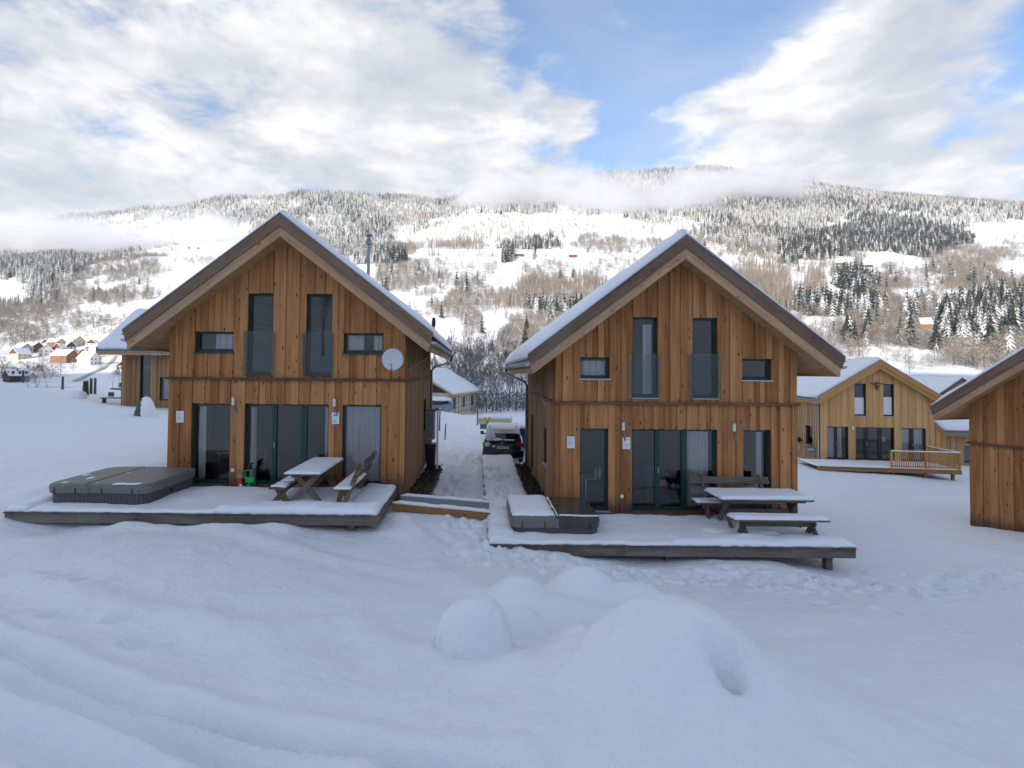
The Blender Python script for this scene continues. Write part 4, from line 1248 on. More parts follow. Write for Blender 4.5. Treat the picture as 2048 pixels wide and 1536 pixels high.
ub = rng.uniform(866, 1066, 170); yb = rng.uniform(64, 100, 170); xb = (ub - CX) / FPX * yb
mass('grove_undergrowth', 'frosted brush at the foot of the grove between the chalets', BUSH, ['twigs_grey'], np.stack([xb, yb, base_z(xb, yb) - .1], 1), rng.uniform(1.2, 3.4, 170), rng.uniform(0, 6.28, 170), rng.integers(0, 99, 170))
for (u, v, yy, hh) in ((75, 752, 130, .9), (95, 754, 150, .7), (60, 758, 140, .6), (238, 757, 150, .8), (225, 760, 170, .6), (30, 745, 230, .8), (10, 742, 240, .7), (48, 742, 250, .8)):
    p = at(u, v, yy); tr_, cr_ = NEAR[(u + yy) % 6]
    o = thing('bare_tree', 'frosted leafless tree on the flat below the village at left', 'tree', (p[0], yy, float(base_z(np.array([p[0]]), np.array([float(yy)]))[0]) - .1), rd.uniform(0, 6.28), 'frosted trees below the village')
    o.scale = (hh, hh, hh)
    link('trunk', tr_, o); link('crown', cr_, o)

for k, (x, y, hh) in enumerate(((-14.5, -20, 1.0), (-9, -26, .8), (13, -24, .9))):
    tr_, cr_ = NEAR[k]
    o = thing('bare_tree', ['leafless tree mirrored in the upper right window of the left chalet', 'leafless tree mirrored in the upper left window of the left chalet', 'leafless tree mirrored in the upper windows of the right chalet'][k], 'tree', (x, y, float(base_z(np.array([x], float), np.array([y], float))[0]) - .1), k * 2.0)
    o.scale = (hh, hh, hh)
    link('trunk', tr_, o); link('crown', cr_, o)

# ------------------------------------------------------------------ decks
def deck(label, x0, x1, y0, y1, z, seed, bare=None, snow=(), beam=.20, posts=(), walk=None):
    rd = random.Random(seed)
    d = thing('wooden_deck', label, 'deck', (0, 0, 0))
    x = x0; k = 0
    base = MB(); base.box(-.069, .069, 0, 1, -.03, 0); pm = base.data('plank', M['deck_plank'])
    while x < x1 - .05:
        o = link('plank', pm, d, (x + .07, y0 - .06 - rd.uniform(0, .012), z)); o.scale = (1, y1 - y0 + .05, 1)
        x += .145
    for (l, r) in beam_cuts(x0, x1, rd):
        b = MB(); b.box(l, r, y0 - .02, y0 + .03, z - .035 - beam, z - .034); b.build('edge_beam', M['deck_beam'], d)
    for xe in (x0 + .01, x1 - .06):
        b = MB(); b.box(xe, xe + .05, y0 + .032, y1 - .02, z - .035 - beam, z - .034); b.build('edge_beam', M['deck_beam'], d)
    for (px, py) in posts:
        b = MB(); b.box(px - .07, px + .07, py, py + .14, z - 1.1, z - .036); b.build('post', M['deck_beam'], d)
    for i, (a0, a1, b0, b1, th, kw) in enumerate(snow):
        snow_slab(a0, a1, b0, b1, z + .002, th, seed=seed + i, **kw).build('snow_cover', M['snow_soft'], d, smooth=True)
    return d
def beam_cuts(x0, x1, rd):
    out = []; x = x0
    while x < x1 - .1:
        e = min(x1, x + rd.uniform(2.6, 4.2)); e = x1 if x1 - e < .8 else e
        out.append((x, e - .004)); x = e
    return out

D1z, D2z = -3.12, -3.66
deck1 = deck('snowy wooden deck in front of the left chalet', -10.23, -2.12, 11.27, 13.93, D1z, 3,
     snow=[(-10.2, -2.14, 11.23, 13.62, .075, dict(rough=.35, sag=.03, wob=.03, edge=.14, res=.06)),
           (-5.7, -2.14, 11.22, 11.82, .15, dict(rough=.4, sag=.03, wob=.03, edge=.2, res=.05)),
           (-2.95, -2.15, 11.3, 13.9, .15, dict(rough=.4, sag=.03, wob=.03, edge=.2, res=.05)),
           (-10.2, -9.7, 11.23, 13.6, .16, dict(rough=.4, wob=.02, edge=.2, res=.06))],
     posts=[(-9.9, 11.45), (-8.6, 11.45), (-7.2, 11.45), (-5.4, 11.45), (-3.9, 11.45), (-2.75, 11.45)])
deck2 = deck('snowy wooden deck in front of the right chalet', .27, 8.12, 11.10, 13.66, D2z, 17,
     snow=[(.3, 8.1, 11.06, 13.30, .07, dict(rough=.5, sag=.03, wob=.03, edge=.12, res=.06)),
           (4.2, 8.1, 11.05, 11.62, .13, dict(rough=.5, wob=.03, edge=.2, res=.05)),
           (.28, .9, 11.06, 13.5, .16, dict(rough=.5, wob=.03, edge=.2, res=.05)),
           (5.2, 6.9, 11.7, 12.1, .10, dict(rough=.6, wob=.04, edge=.15, res=.05))],
     posts=[(.6, 11.3), (2.4, 11.3), (4.2, 11.3), (6.0, 11.3), (7.7, 11.3)])
# boarded way beside the right chalet
wk = thing('boardwalk', 'snow covered boardwalk between the two front chalets', 'walkway')
wb = MB(); wb.box(-.62, .62, -.066, .066, -.03, 0); wm = wb.data('plank', M['deck_plank'])
yy = 13.72
while yy < 22.2:
    link('plank', wm, wk, (.90, yy, D2z - .002)); yy += .145
b = MB(); b.box(.24, .275, 13.75, 22.2, D2z - .24, D2z - .005); b.build('edge_beam', M['deck_beam'], wk)
snow_slab(.25, 1.50, 13.55, 22.2, D2z + .001, .12, seed=5, rough=.5, sag=.05, wob=.05, edge=.25, res=.07).build('snow_cover', M['snow_soft'], wk, smooth=True)
_r = np.random.default_rng(3)
cl = MB()
for _ in range(170):
    f = _r.random(); x_ = .55 + .3 * math.sin(f * 3) + _r.normal(0, .16); y_ = 13.2 + 6 * f
    s_ = _r.uniform(.025, .075); 
    pts = [(s_ * math.cos(a) * _r.uniform(.7, 1.2), s_ * math.sin(a) * _r.uniform(.7, 1.2)) for a in np.linspace(0, 6.28, 7)[:-1]]
    z_ = D2z + .10
    cl.mesh([(x_ + p[0], y_ + p[1], z_) for p in pts] + [(x_ + .6 * p[0], y_ + .6 * p[1], z_ + s_ * .9) for p in pts], [(i, (i + 1) % 6, (i + 1) % 6 + 6, i + 6) for i in range(6)] + [(6, 7, 8, 9, 10, 11)])
tag(cl.build('snow_crumbs', M['snow_soft'], wk, smooth=True), kind='stuff')

# two timbers stepping down from the left deck to the boardwalk
def beam_thing(name, label, a, b, wd, th, mt, sn):
    o = thing(name, label, 'beam', a)
    d = Vector(b) - Vector(a)
    MB().obox((0, 0, 0), d, wd, th).build('timber', M[mt], o)
    q = MB(); n = 26; L = d.length; dd = d.normalized(); sd = dd.cross(Vector((0, 0, 1))).normalized()
    vs = []
    for i in range(n + 1):
        c = d * (i / n) + Vector((0, 0, th / 2 + .002)); hh = sn * (1 + .35 * float(fbm(i * .45, 3.1, 2, 7))) * min(1, .3 + min(i, n - i) * .35)
        for (s_, z_) in ((-.5, 0), (-.52, hh * .6), (-.25, hh), (.25, hh), (.52, hh * .6), (.5, 0)):
            vs.append(c + sd * s_ * wd + Vector((0, 0, z_)))
    fs = [(6 * i + k, 6 * i + (k + 1) % 6, 6 * (i + 1) + (k + 1) % 6, 6 * (i + 1) + k) for i in range(n) for k in range(6)]
    fs += [(0, 1, 2, 3, 4, 5), tuple(6 * n + k for k in range(5, -1, -1))]
    q.mesh(vs, fs); q.build('snow_cover', M['snow_soft'], o, smooth=True)
    return o
beam_thing('timber_beam', 'orange timber beam with snow on top between left deck and boardwalk', (-2.10, 12.95, -3.36), (.40, 12.95, -3.58), .14, .16, 'timber_orange', .065)
beam_thing('concrete_beam', 'grey beam with snow on top behind the orange timber beam', (-1.98, 13.6, -3.34), (.34, 13.6, -3.50), .10, .17, 'concrete', .06)

# bare earth along the walls
def earth(name, label, x0, x1, y0, y1, z, seed):
    mb = MB(); n1, n2 = 14, int((y1 - y0) / .09)
    rs = np.random.default_rng(seed)
    xs = np.linspace(x0, x1, n1); ys = np.linspace(y0, y1, n2); X, Y = np.meshgrid(xs, ys)
    e = np.minimum(1, np.minimum((X - x0), (x1 - X)) / (.25 * (x1 - x0)))
    Z = z(Y) - .10 + .13 * e + .05 * fbm(X / .12, Y / .12, 2, seed) * e
    X = X + .08 * fbm(X * 3, Y / .3, 2, seed + 1)
    mb.mesh([(X[j, i], Y[j, i], Z[j, i]) for j in range(n2) for i in range(n1)], [(j * n1 + i, j * n1 + i + 1, (j + 1) * n1 + i + 1, (j + 1) * n1 + i) for j in range(n2 - 1) for i in range(n1 - 1)])
    for _ in range(int(160 * (y1 - y0) / 6)):
        x_ = rs.uniform(x0 + .1, x1 - .05); y_ = rs.uniform(y0, y1); s_ = rs.uniform(.02, .055); z_ = float(z(y_)) + .01
        a = rs.uniform(0, 6.28, 2); h_ = rs.uniform(.05, .16)
        mb.mesh([(x_ - s_, y_, z_), (x_ + s_, y_ + s_ * .4, z_), (x_, y_ + s_, z_), (x_ + rs.normal(0, .03), y_, z_ + h_)], [(0, 1, 3), (1, 2, 3), (2, 0, 3)])
    return tag(mb.build(name, M['soil'], smooth=False), label, kind='stuff')
earth('bare_earth', 'dark bare earth and dead grass along the right wall of the left chalet', -2.02, -1.32, 13.6, 20.5, lambda y: -3.42 - .045 * (np.asarray(y) - 13.6), 3)
earth('bare_earth', 'brown earth strip between boardwalk and right chalet wall', 1.46, 2.12, 13.4, 21.0, lambda y: -3.66 - .01 * (np.asarray(y) - 13.4), 9)

# ------------------------------------------------------------------ hot tubs
def rrect(x0, x1, y0, y1, r, n=6):
    pts = []
    for (cx_, cy_, a) in ((x1 - r, y1 - r, 0), (x0 + r, y1 - r, 90), (x0 + r, y0 + r, 180), (x1 - r, y0 + r, 270)):
        for k in range(n + 1):
            t = R_(a + 90 * k / n); pts.append((cx_ + r * math.cos(t), cy_ + r * math.sin(t)))
    return pts
def lofted(mb, rings):
    n = len(rings[0]); vs = [p for r in rings for p in r]
    fs = [(i * n + k, i * n + (k + 1) % n, (i + 1) * n + (k + 1) % n, (i + 1) * n + k) for i in range(len(rings) - 1) for k in range(n)]
    fs += [tuple(range(n - 1, -1, -1)), tuple((len(rings) - 1) * n + k for k in range(n))]
    return mb.mesh(vs, fs)
def tub(label, x0, x1, y0, y1, z, hb, hc, seed, fold, wet=False):
    t = thing('hot_tub', label, 'hot tub', (x0, y0, z))
    W_, D_ = x1 - x0, y1 - y0
    b = MB(); lofted(b, [[(x, y, zz) for x, y in rrect(.05, W_ - .05, .05, D_ - .05, .28)] for zz in (-.1, hb)])
    b.build('shell', M['tub_body'], t)
    # ribbed skirt: one slim panel after another
    rr = rrect(.035, W_ - .035, .035, D_ - .035, .28, 5); pts = []
    for a, c in zip(rr, rr[1:] + rr[:1]):
        n = max(1, round(math.dist(a, c) / .075))
        pts += [(a[0] + (c[0] - a[0]) * k / n, a[1] + (c[1] - a[1]) * k / n) for k in range(n)]
    s = MB(); c0 = Vector((W_ / 2, D_ / 2))
    for a, c in zip(pts, pts[1:] + pts[:1]):
        a = Vector(a); c = Vector(c); m_ = (a + c) / 2; o_ = (m_ - c0).normalized() * .012
        a2 = a.lerp(c, .06); c2 = a.lerp(c, .94)
        s.mesh([(*(a2), -.09), (*(c2), -.09), (*(c2), hb - .01), (*(a2), hb - .01), (*(a2 + o_), -.09), (*(c2 + o_), -.09), (*(c2 + o_), hb - .01), (*(a2 + o_), hb - .01)],
               [(4, 5, 6, 7), (0, 4, 7, 3), (1, 2, 6, 5), (3, 7, 6, 2)])
    tag(s.build('skirt_panels', M['tub_body'], t), kind='stuff')
    # two padded halves of the cover
    for k, (l, r) in enumerate(((0, fold - .008), (fold + .008, W_))):
        c = MB()
        ol = [p for p in rrect(0, W_, 0, D_, .24, 6)]
        poly = clip(clip(ol, 1, 0, r), -1, 0, -l)
        rings = []
        for zz, ins in ((hb - .04, .0), (hb + hc * .5, -.012), (hb + hc * .85, .0), (hb + hc, .035)):
            rings.append([(p[0] + ins * (1 if p[0] < (l + r) / 2 else -1), p[1] + ins * (1 if p[1] < D_ / 2 else -1), zz + (.018 * (p[0] - l) / (r - l) if k == 0 else .018 * (r - p[0]) / (r - l))) for p in poly])
        lofted(c, rings)
        co_ = c.build('cover_half', M['tub_wet' if (wet and k == 1) else 'tub_cover'], t, smooth=False)
        st = MB()
        for yy_ in (-.014, D_ + .004):
            for q in (.25, .75):
                xx = l + (r - l) * q; st.box(xx - .012, xx + .012, yy_, yy_ + .008, hb - .05, hb + hc * .55)
        st.build('strap', M['black'], co_)
    h = MB(); h.box(fold - .05, fold + .05, -.02, .02, hb - .03, hb + hc * .8); h.build('hinge_flap', M['tub_cover'], t)
    return t
tub1 = tub('grey hot tub with folded lid at the left end of the left deck', -9.70, -7.38, 11.62, 13.75, D1z + .03, .32, .17, 3, .95)
tz = D1z + .03 + .49
for k, (a, b_, c_, d_, th) in enumerate(((.28, .48, .05, .2, .03), (1.05, 1.18, .03, .14, .025), (.5, .66, .55, .75, .03), (1.0, 1.12, 1.15, 1.35, .03), (.15, .28, .9, 1.1, .025), (1.5, 2.1, -.0, .16, .02))):
    snow_slab(-9.70 + a, -9.70 + b_, 11.62 + c_, 11.62 + d_, tz + .003, th, seed=30 + k, wob=.07, edge=.12, rough=.5, res=.05).build('snow_patch', M['snow_soft'], None, smooth=True)
tub2 = tub('grey hot tub with snow on one lid half on the right deck', .78, 2.80, 11.58, 13.42, D2z + .03, .20, .22, 9, 1.02, wet=True)
for o in [o for o in COL.objects if o.name.startswith('snow_patch')]:
    o.parent = tub1; o.location = (9.70, -11.62, -(D1z + .03))
tz = .20 + .22
snow_slab(.03, .98, .03, 1.80, tz + .004, .075, seed=44, wob=.03, edge=.14, rough=.2).build('snow_cover', M['snow_soft'], tub2, smooth=True)
snow_slab(1.08, 1.98, .03, .10, tz + .004, .03, seed=45, wob=.02, edge=.05, rough=.5, res=.03).build('snow_patch', M['snow_soft'], tub2, smooth=True)
MB().lathe([(.05, 0), (.05, .03), (.03, .035)], (2.30, .95, .16), 12, 'X').build('valve_knob', M['black'], tub1)

# ------------------------------------------------------------------ picnic furniture: local x = long side
def top_planks(t, L, Wd, z, n, mat, th=.042, name='top_plank', y0=0):
    w_ = Wd / n
    b = MB(); b.box(0, L, .004, w_ - .004, -th, 0); me_ = b.data(name, mat)
    for k in range(n):
        link(name, me_, t, (-L / 2 + random.uniform(-.012, .012), y0 - Wd / 2 + k * w_, z))
def xlegs(t, x, hw_top, hw_bot, z0, z1, mat, th=.07):
    for s_ in (-1, 1):
        b = MB(); b.obox((x + s_ * .018, -s_ * hw_bot, z0), (x + s_ * .018, s_ * hw_top, z1), .034, .13 * 1.0, up=(0, 1, 0)); b.build('leg', mat, t)
def table(label, loc, rotz, L=2.1, W_=.82, h=.72, snow=.06, mat='table_grey', leg='table_grey', seed=2):
    t = thing('picnic_table', label, 'table', loc, rotz)
    top_planks(t, L, W_, h, 5, M[mat])
    for x in (-L / 2 + .28, L / 2 - .28):
        xlegs(t, x, .27, .33, 0, h - .045, M[leg])
    b = MB(); b.box(-L / 2 + .3, L / 2 - .3, -.03, .03, .30, .40); b.build('stretcher', M[leg], t)
    b = MB(); b.box(-L / 2 + .12, L / 2 - .12, -W_ / 2 + .12, -W_ / 2 + .16, h - .10, h - .043); b.build('apron', M[mat], t)
    snow_slab(-L / 2 - .01, L / 2 + .01, -W_ / 2 - .01, W_ / 2 + .01, h + .001, snow, seed=seed, edge=.10, rough=.2, wob=.014, res=.05).build('snow_cover', M['snow_soft'], t, smooth=True)
    return t
def bench(label, loc, rotz, L=2.05, W_=.38, h=.43, snow=.05, back=False, mat='table_grey', leg='table_grey', seed=3, patchy=False):
    t = thing('garden_bench', label, 'bench', loc, rotz)
    top_planks(t, L, W_, h, 3, M[mat], name='seat_plank')
    for x in (-L / 2 + .28, L / 2 - .28):
        if back:
            b = MB(); b.obox((x, -.16, 0), (x, -.06, h - .045), .05, .11, up=(0, 1, 0)); b.build('leg', M[leg], t)
            b = MB(); b.obox((x + .045, -.02, 0), (x + .045, .40, 1.02), .05, .11, up=(0, 1, 0)); b.build('back_post', M[leg], t)
        else:
            xlegs(t, x, .13, .17, 0, h - .045, M[leg])
    b = MB(); b.box(-L / 2 + .2, L / 2 - .2, -.025, .025, h - .19, h - .05); b.build('stretcher', M[leg], t)
    if back:
        for (q0, q1) in ((.56, .72), (.80, .98)):
            b = MB(); b.obox((-L / 2, .205 + (q0 - .5) * .42, (q0 + q1) / 2), (L / 2, .205 + (q0 - .5) * .42, (q0 + q1) / 2), .03, q1 - q0, up=(0, .38, .92)); b.build('back_slat', M[mat], t)
    if patchy:
        for k, (a, c) in enumerate(((0.0, .55), (.62, 1.0), (1.1, 1.35), (1.5, 2.0))):
            snow_slab(-L / 2 + a, -L / 2 + c, -W_ / 2 + .01, W_ / 2 - .02, h + .001, snow * random.uniform(.8, 1.4), seed=seed + k, edge=.12, rough=.4, wob=.05, res=.04).build('snow_patch', M['snow_soft'], t, smooth=True)
    else:
        snow_slab(-L / 2 - .01, L / 2 + .01, -W_ / 2 - .01, W_ / 2 - .0, h + .001, snow, seed=seed, edge=.09, rough=.25, wob=.014, res=.04).build('snow_cover', M['snow_soft'], t, smooth=True)
    return t
zd1 = D1z + .03
table('weathered picnic table seen end on, snow on top, left deck', (-3.98, 12.85, zd1), R_(-90), L=2.05, leg='table_brown', seed=4)
bench('backless garden bench with patchy snow beside the table on left deck', (-4.52, 12.75, zd1), R_(-90), seed=6, patchy=True, leg='table_brown')
bench('garden bench with tilted backrest at the right of the table on left deck', (-3.02, 12.65, zd1), R_(-90), back=True, seed=7, leg='table_brown')
zd2 = D2z + .03
table('weathered picnic table parallel to the house, thick snow on top, right deck', (6.80, 12.52, zd2), 0, L=2.15, W_=.92, snow=.085, seed=14)
bench('backless garden bench under thick snow in front of the table on right deck', (6.76, 11.62, zd2), 0, L=2.1, snow=.075, seed=15)
bench('garden bench with slatted backrest against the wall of the right chalet', (6.55, 13.10, zd2), 0, L=2.05, back=True, snow=.05, seed=16)

# ------------------------------------------------------------------ things fixed to the chalets
def wall_lamp(label, x, y, z, s=1.0):
    o = thing('wall_lamp', label, 'lamp', (x, y, z))
    b = MB(); b.lathe([(.02, .0), (.038, .005), (.038, .20), (.036, .205)], (0, -.10, .04), 12); b.build('shade', M['white'], o, smooth=False)
    b = MB(); b.lathe([(.046, .0), (.046, .022), (.03, .035)], (0, -.10, .245), 12); b.build('cap', M['zinc'], o)
    b = MB(); b.tube([(0, -.10, .045), (.03, -.07, -.06), (.055, -.035, -.19)], [.030, .022, .012], 8); b.box(.03, .08, -.046, -.028, -.22, -.10); b.build('bracket', M['steel'], o)
    return o
def wx(H, x): return H[0] + x
wall_lamp('slim white wall lamp between left window and door of the left chalet', wx(H1, -1.40), 13.97, H1[2] + 2.13)
wall_lamp('slim white wall lamp above the poster on the left chalet', wx(H1, 1.32), 13.97, H1[2] + 2.12)
wall_lamp('slim white wall lamp above the poster on the right chalet', wx(H2, -1.42), 13.70, H2[2] + 2.12)
wall_lamp('slim white wall lamp between door and right window of the right chalet', wx(H2, 1.50), 13.70, H2[2] + 2.12)
def notice(label, x, y, z, logo, seed):
    rd = random.Random(seed)
    o = thing('notice_sheet', label, 'sign', (x, y, z))
    b = MB(); b.box(-.10, .10, -.008, 0, -.155, .155); b.build('sheet', M['paper'], o)
    b = MB(); n = 9 if logo else 13
    for k in range(n):
        zz = (.03 if logo else .12) - k * .0185
        if rd.random() < .15: continue
        b.box(-.078, -.078 + rd.uniform(.08, .155), -.0105, -.0085, zz - .004, zz + .003)
    b.build('print', M['ink_soft'], o)
    if logo:
        b = MB()
        b.prism([(-.065, .06), (-.02, .065), (-.005, .10), (-.012, .125), (-.03, .10), (-.05, .09)], lambda x_, z_: (x_, -.0105, z_), lambda x_, z_: (x_, -.0085, z_))
        b.prism([(.03, .085), (.045, .08), (.05, .11), (.035, .115)], lambda x_, z_: (x_, -.0105, z_), lambda x_, z_: (x_, -.0085, z_))
        b.build('emblem', M['ink'], o)
    return o
notice('white printed notice left of the left window of the left chalet', wx(H1, -2.86), 13.945, H1[2] + 1.84, False, 1)
notice('white poster with black emblem under the lamp on the left chalet', wx(H1, 1.34), 13.945, H1[2] + 1.84, True, 2)
notice('white printed notice left of the narrow window of the right chalet', wx(H2, -2.79), 13.675, H2[2] + 1.83, False, 3)
notice('white poster with black emblem beside the door of the right chalet', wx(H2, -1.32), 13.675, H2[2] + 1.82, True, 4)
for lb, x, y, z in (('white power socket low on the left chalet wall', wx(H1, -1.40), 13.945, H1[2] + .42), ('white power socket low on the right chalet wall', wx(H2, -1.44), 13.675, H2[2] + .42)):
    o = thing('power_socket', lb, 'socket', (x, y, z))
    b = MB(); b.box(-.04, .04, -.035, 0, -.045, .045); b.build('body', M['white'], o)
    b = MB(); b.box(-.034, .034, -.043, -.0355, -.036, .036); b.build('lid', M['paper'], o)
# satellite dish
o = thing('satellite_dish', 'pale satellite dish on the corner of the left chalet', 'satellite dish', (wx(H1, 2.93), 13.55, H1[2] + 3.44))
b = MB(); n = 28; vs = []; rr = [0, .08, .16, .23, .285]
for r in rr:
    for k in range(n):
        a = 2 * math.pi * k / n; vs.append((r * math.cos(a), .0 - .55 * r * r + .05, r * 1.06 * math.sin(a)))
for r in rr:
    for k in range(n):
        a = 2 * math.pi * k / n; vs.append((r * math.cos(a), .012 - .55 * r * r + .05, r * 1.06 * math.sin(a)))
m_ = len(rr) * n
fs = [(i * n + k, i * n + (k + 1) % n, (i + 1) * n + (k + 1) % n, (i + 1) * n + k) for i in range(len(rr) - 1) for k in range(n)]
fs += [tuple(q + m_ for q in f[::-1]) for f in fs] + [((len(rr) - 1) * n + k, (len(rr) - 1) * n + (k + 1) % n, (len(rr) - 1) * n + (k + 1) % n + m_, (len(rr) - 1) * n + k + m_) for k in range(n)]
b.mesh(vs, fs); ds = b.build('reflector', M['dish'], o, smooth=True); ds.rotation_euler = (R_(-12), 0, R_(8))
b = MB(); b.tube([(.0, .05, -.27), (.0, -.12, -.30), (.0, -.26, -.16)], .011, 6); b.build('feed_arm', M['zinc'], o)
b = MB(); b.box(-.03, .03, -.32, -.24, -.18, -.12); b.build('receiver', M['grey_box'], o)
b = MB(); b.tube([(0, .09, 0), (0, .22, 0), (0, .40, 0)], .02, 8); b.tube([(0, .2, -.32), (0, .2, .1)], .02, 8); b.build('mount', M['zinc'], o)
# flue and small things on the roof
o = thing('chimney_flue', 'shiny steel chimney flue on the left chalet roof', 'chimney', (-3.86, 18.0, .2))
b = MB(); b.lathe([(.055, 2.6), (.055, 4.35)], (0, 0, 0), 14); b.build('pipe', M['steel'], o, smooth=False)
b = MB(); b.lathe([(.11, 4.25), (.12, 4.29), (.12, 4.36), (.08, 4.40), (.08, 4.52), (.15, 4.54), (.15, 4.58), (.04, 4.66)], (0, 0, 0), 14); b.build('cowl', M['steel'], o)
b = MB(); b.lathe([(.13, 3.0), (.14, 3.02), (.10, 3.10)], (0, 0, 0), 14); b.build('collar', M['zinc'], o)
b = MB(); b.tube([(0, 0, 3.6), (-.9, .1, 3.55)], .008, 5); b.build('stay', M['zinc'], o)
o = thing('vent_pipe', 'small black vent pipe at the rear eave of the left chalet roof', 'vent', (-1.88, 21.9, .85))
b = MB(); b.lathe([(.05, 0), (.05, 1.15)], (0, 0, 0), 10); b.build('pipe', M['black'], o)
b = MB(); b.lathe([(.075, 1.1), (.085, 1.2), (.07, 1.42), (.03, 1.46)], (0, 0, 0), 10); b.build('cap', M['black'], o)
o = thing('lightning_rod', 'thin rod on the ridge of the right chalet roof', 'rod', (5.28, 13.3, 3.66))
MB().tube([(0, 0, -.05), (.01, 0, .3)], .006, 5).build('rod', M['zinc'], o)
MB().lathe([(.02, -.05), (.02, 0)], (0, 0, 0), 8).build('foot', M['zinc'], o)
# stay cable at the eave of each house
for nm, a, c, lb in (('stay_cable', (-1.98, 20.3, .62), (-2.02, 13.98, .05), 'thin cable running down the side wall of the left chalet'), ('stay_cable', (2.10, 20.0, .35), (2.08, 14.6, -.95), 'thin cable running down the side wall of the right chalet')):
    o = thing(nm, lb, 'cable'); s_ = 1 if a[0] < 0 else -1
    MB().tube([(a[0] + s_ * .12, a[1], a[2]), (c[0] + s_ * .10, c[1] + .4, c[2])], .008, 5).build('wire', M['zinc'], o)
# meter cabinet and bin on the right wall of the left chalet
o = thing('meter_cabinet', 'grey meter cabinet with wooden top on the side wall of the left chalet', 'cabinet', (-1.94, 19.4, -2.55))
b = MB(); b.box(0, .34, 0, .6, 0, 1.06); b.build('body', M['grey_box'], o)
b = MB(); b.box(-.01, .40, -.05, .65, 1.061, 1.10); b.build('roof_board', M['belt'], o)
b = MB(); b.box(.03, .31, -.012, -.002, .06, 1.0); b.build('door', M['plastic_grey'], o)
o = thing('waste_bin', 'black bin under the meter cabinet of the left chalet', 'bin', (-1.92, 19.45, -3.75))
b = MB(); lofted(b, [[(x, y, z) for x, y in rrect(.03 - e, .33 + e, .03 - e, .5 + e, .05, 3)] for z, e in ((0, 0), (.95, .03))]); b.build('body', M['black'], o)
b = MB(); lofted(b, [[(x, y, z) for x, y in rrect(-.02, .38, -.02, .56, .06, 3)] for z in (.955, 1.02)]); b.build('lid', M['black'], o)
o = thing('white_post', 'white post beside the meter cabinet of the left chalet', 'post', (-1.5, 19.2, -3.8))
MB().box(0, .07, 0, .07, 0, 2.32).build('shaft', M['white'], o); MB().box(-.01, .08, -.01, .08, 2.321, 2.35).build('cap', M['zinc'], o)

# ------------------------------------------------------------------ toys at the door
o = thing('toy_tractor', 'bright green toy tractor at the door of the left chalet', 'toy', (wx(H1, -.83), 13.66, D1z + .06)); o.scale = (.85, .85, .85)
b = MB(); b.box(-.10, .16, -.07, .07, .12, .27); b.box(-.14, -.02, -.075, .075, .24, .29)
for x_ in (-.10, .02, .14): b.box(x_ - .02, x_ + .02, -.09, .09, .02, .13)
b.box(-.16, .20, -.085, -.075, .04, .08); b.build('body', M['green_toy'], o)
b = MB(); b.obox((-.11, 0, .28), (-.15, 0, .48), .02, .02); b.obox((.08, 0, .26), (.05, 0, .42), .03, .03); b.obox((-.15, 0, .48), (.03, 0, .50), .10, .015); b.build('cab', M['green_toy'], o)
for x_ in (-.11, .13):
    for y_ in (-.105, .105):
        MB().lathe([(.055, -.018), (.062, 0), (.055, .018)], (x_, y_, .062), 12, 'Y').build('wheel', M['black'], o)
o = thing('red_lantern', 'small red lantern with tan roof at the door of the left chalet', 'lantern', (wx(H1, -1.05), 13.64, D1z + .05))
MB().box(-.06, .06, -.06, .06, 0, .24).build('body', M['red_toy'], o)
MB().prism([(-.085, .241), (.085, .241), (.05, .34), (-.05, .34)], lambda x, z: (x, -.085, z), lambda x, z: (x, .085, z)).build('roof', M['cardboard'], o)
MB().lathe([(.03, -.005), (.035, .005)], (.03, -.07, .05), 10, 'Y').build('button', M['white'], o)
o = thing('toy_digger', 'dark toy digger behind the green toy tractor', 'toy', (wx(H1, -.93), 13.80, D1z + .06))
MB().box(-.08, .08, -.05, .05, .05, .20).build('body', M['black'], o)
b = MB(); b.obox((-.05, 0, .18), (-.02, 0, .50), .03, .04); b.obox((-.02, 0, .50), (.12, 0, .58), .03, .04); b.box(-.02, .08, -.05, .05, .40, .52); b.build('arm', M['black'], o)
for x_ in (-.055, .055):
    MB().lathe([(.04, -.07), (.045, 0), (.04, .07)], (x_, 0, .045), 10, 'Y').build('wheel', M['tan'], o)
o = thing('red_lantern', 'red lantern under the wall bench of the right chalet', 'lantern', (wx(H2, .66), 13.2, zd2))
MB().lathe([(.07, 0), (.085, .03), (.085, .16), (.06, .20)], (0, 0, 0), 12).build('body', M['red_toy'], o)
MB().tube([(-.07, 0, .19), (0, 0, .27), (.07, 0, .19)], .006, 5).build('handle', M['black'], o)

# ------------------------------------------------------------------ rooms behind the panes
o = thing('dining_table', 'wooden table top seen through the left window of the left chalet', 'table', (wx(H1, -1.55), 15.1, H1[2]))
MB().box(-.7, .5, -.4, .4, .73, .77).build('top', M['interior_wood'], o)
for x_ in (-.62, .42):
    for y_ in (-.33, .33): MB().box(x_ - .02, x_ + .02, y_ - .02, y_ + .02, 0, .729).build('leg', M['steel'], o)
o = thing('sofa', 'dark sofa seen through the left window of the left chalet', 'sofa', (wx(H1, -2.35), 15.4, H1[2]))
MB().box(-.5, .5, -.4, .4, .05, .42).build('seat', M['leather'], o); MB().box(-.5, .5, .42, .62, .05, .85).build('backrest', M['leather'], o)
o = thing('dining_table', 'table with bottles seen through the narrow window of the right chalet', 'table', (wx(H2, -1.95), 14.6, H2[2]))
MB().box(-.35, .55, -.3, .3, .72, .75).build('top', M['interior_wood'], o)
for x_ in (-.3, .5):
    for y_ in (-.26, .26): MB().box(x_ - .015, x_ + .015, y_ - .015, y_ + .015, 0, .719).build('leg', M['steel'], o)
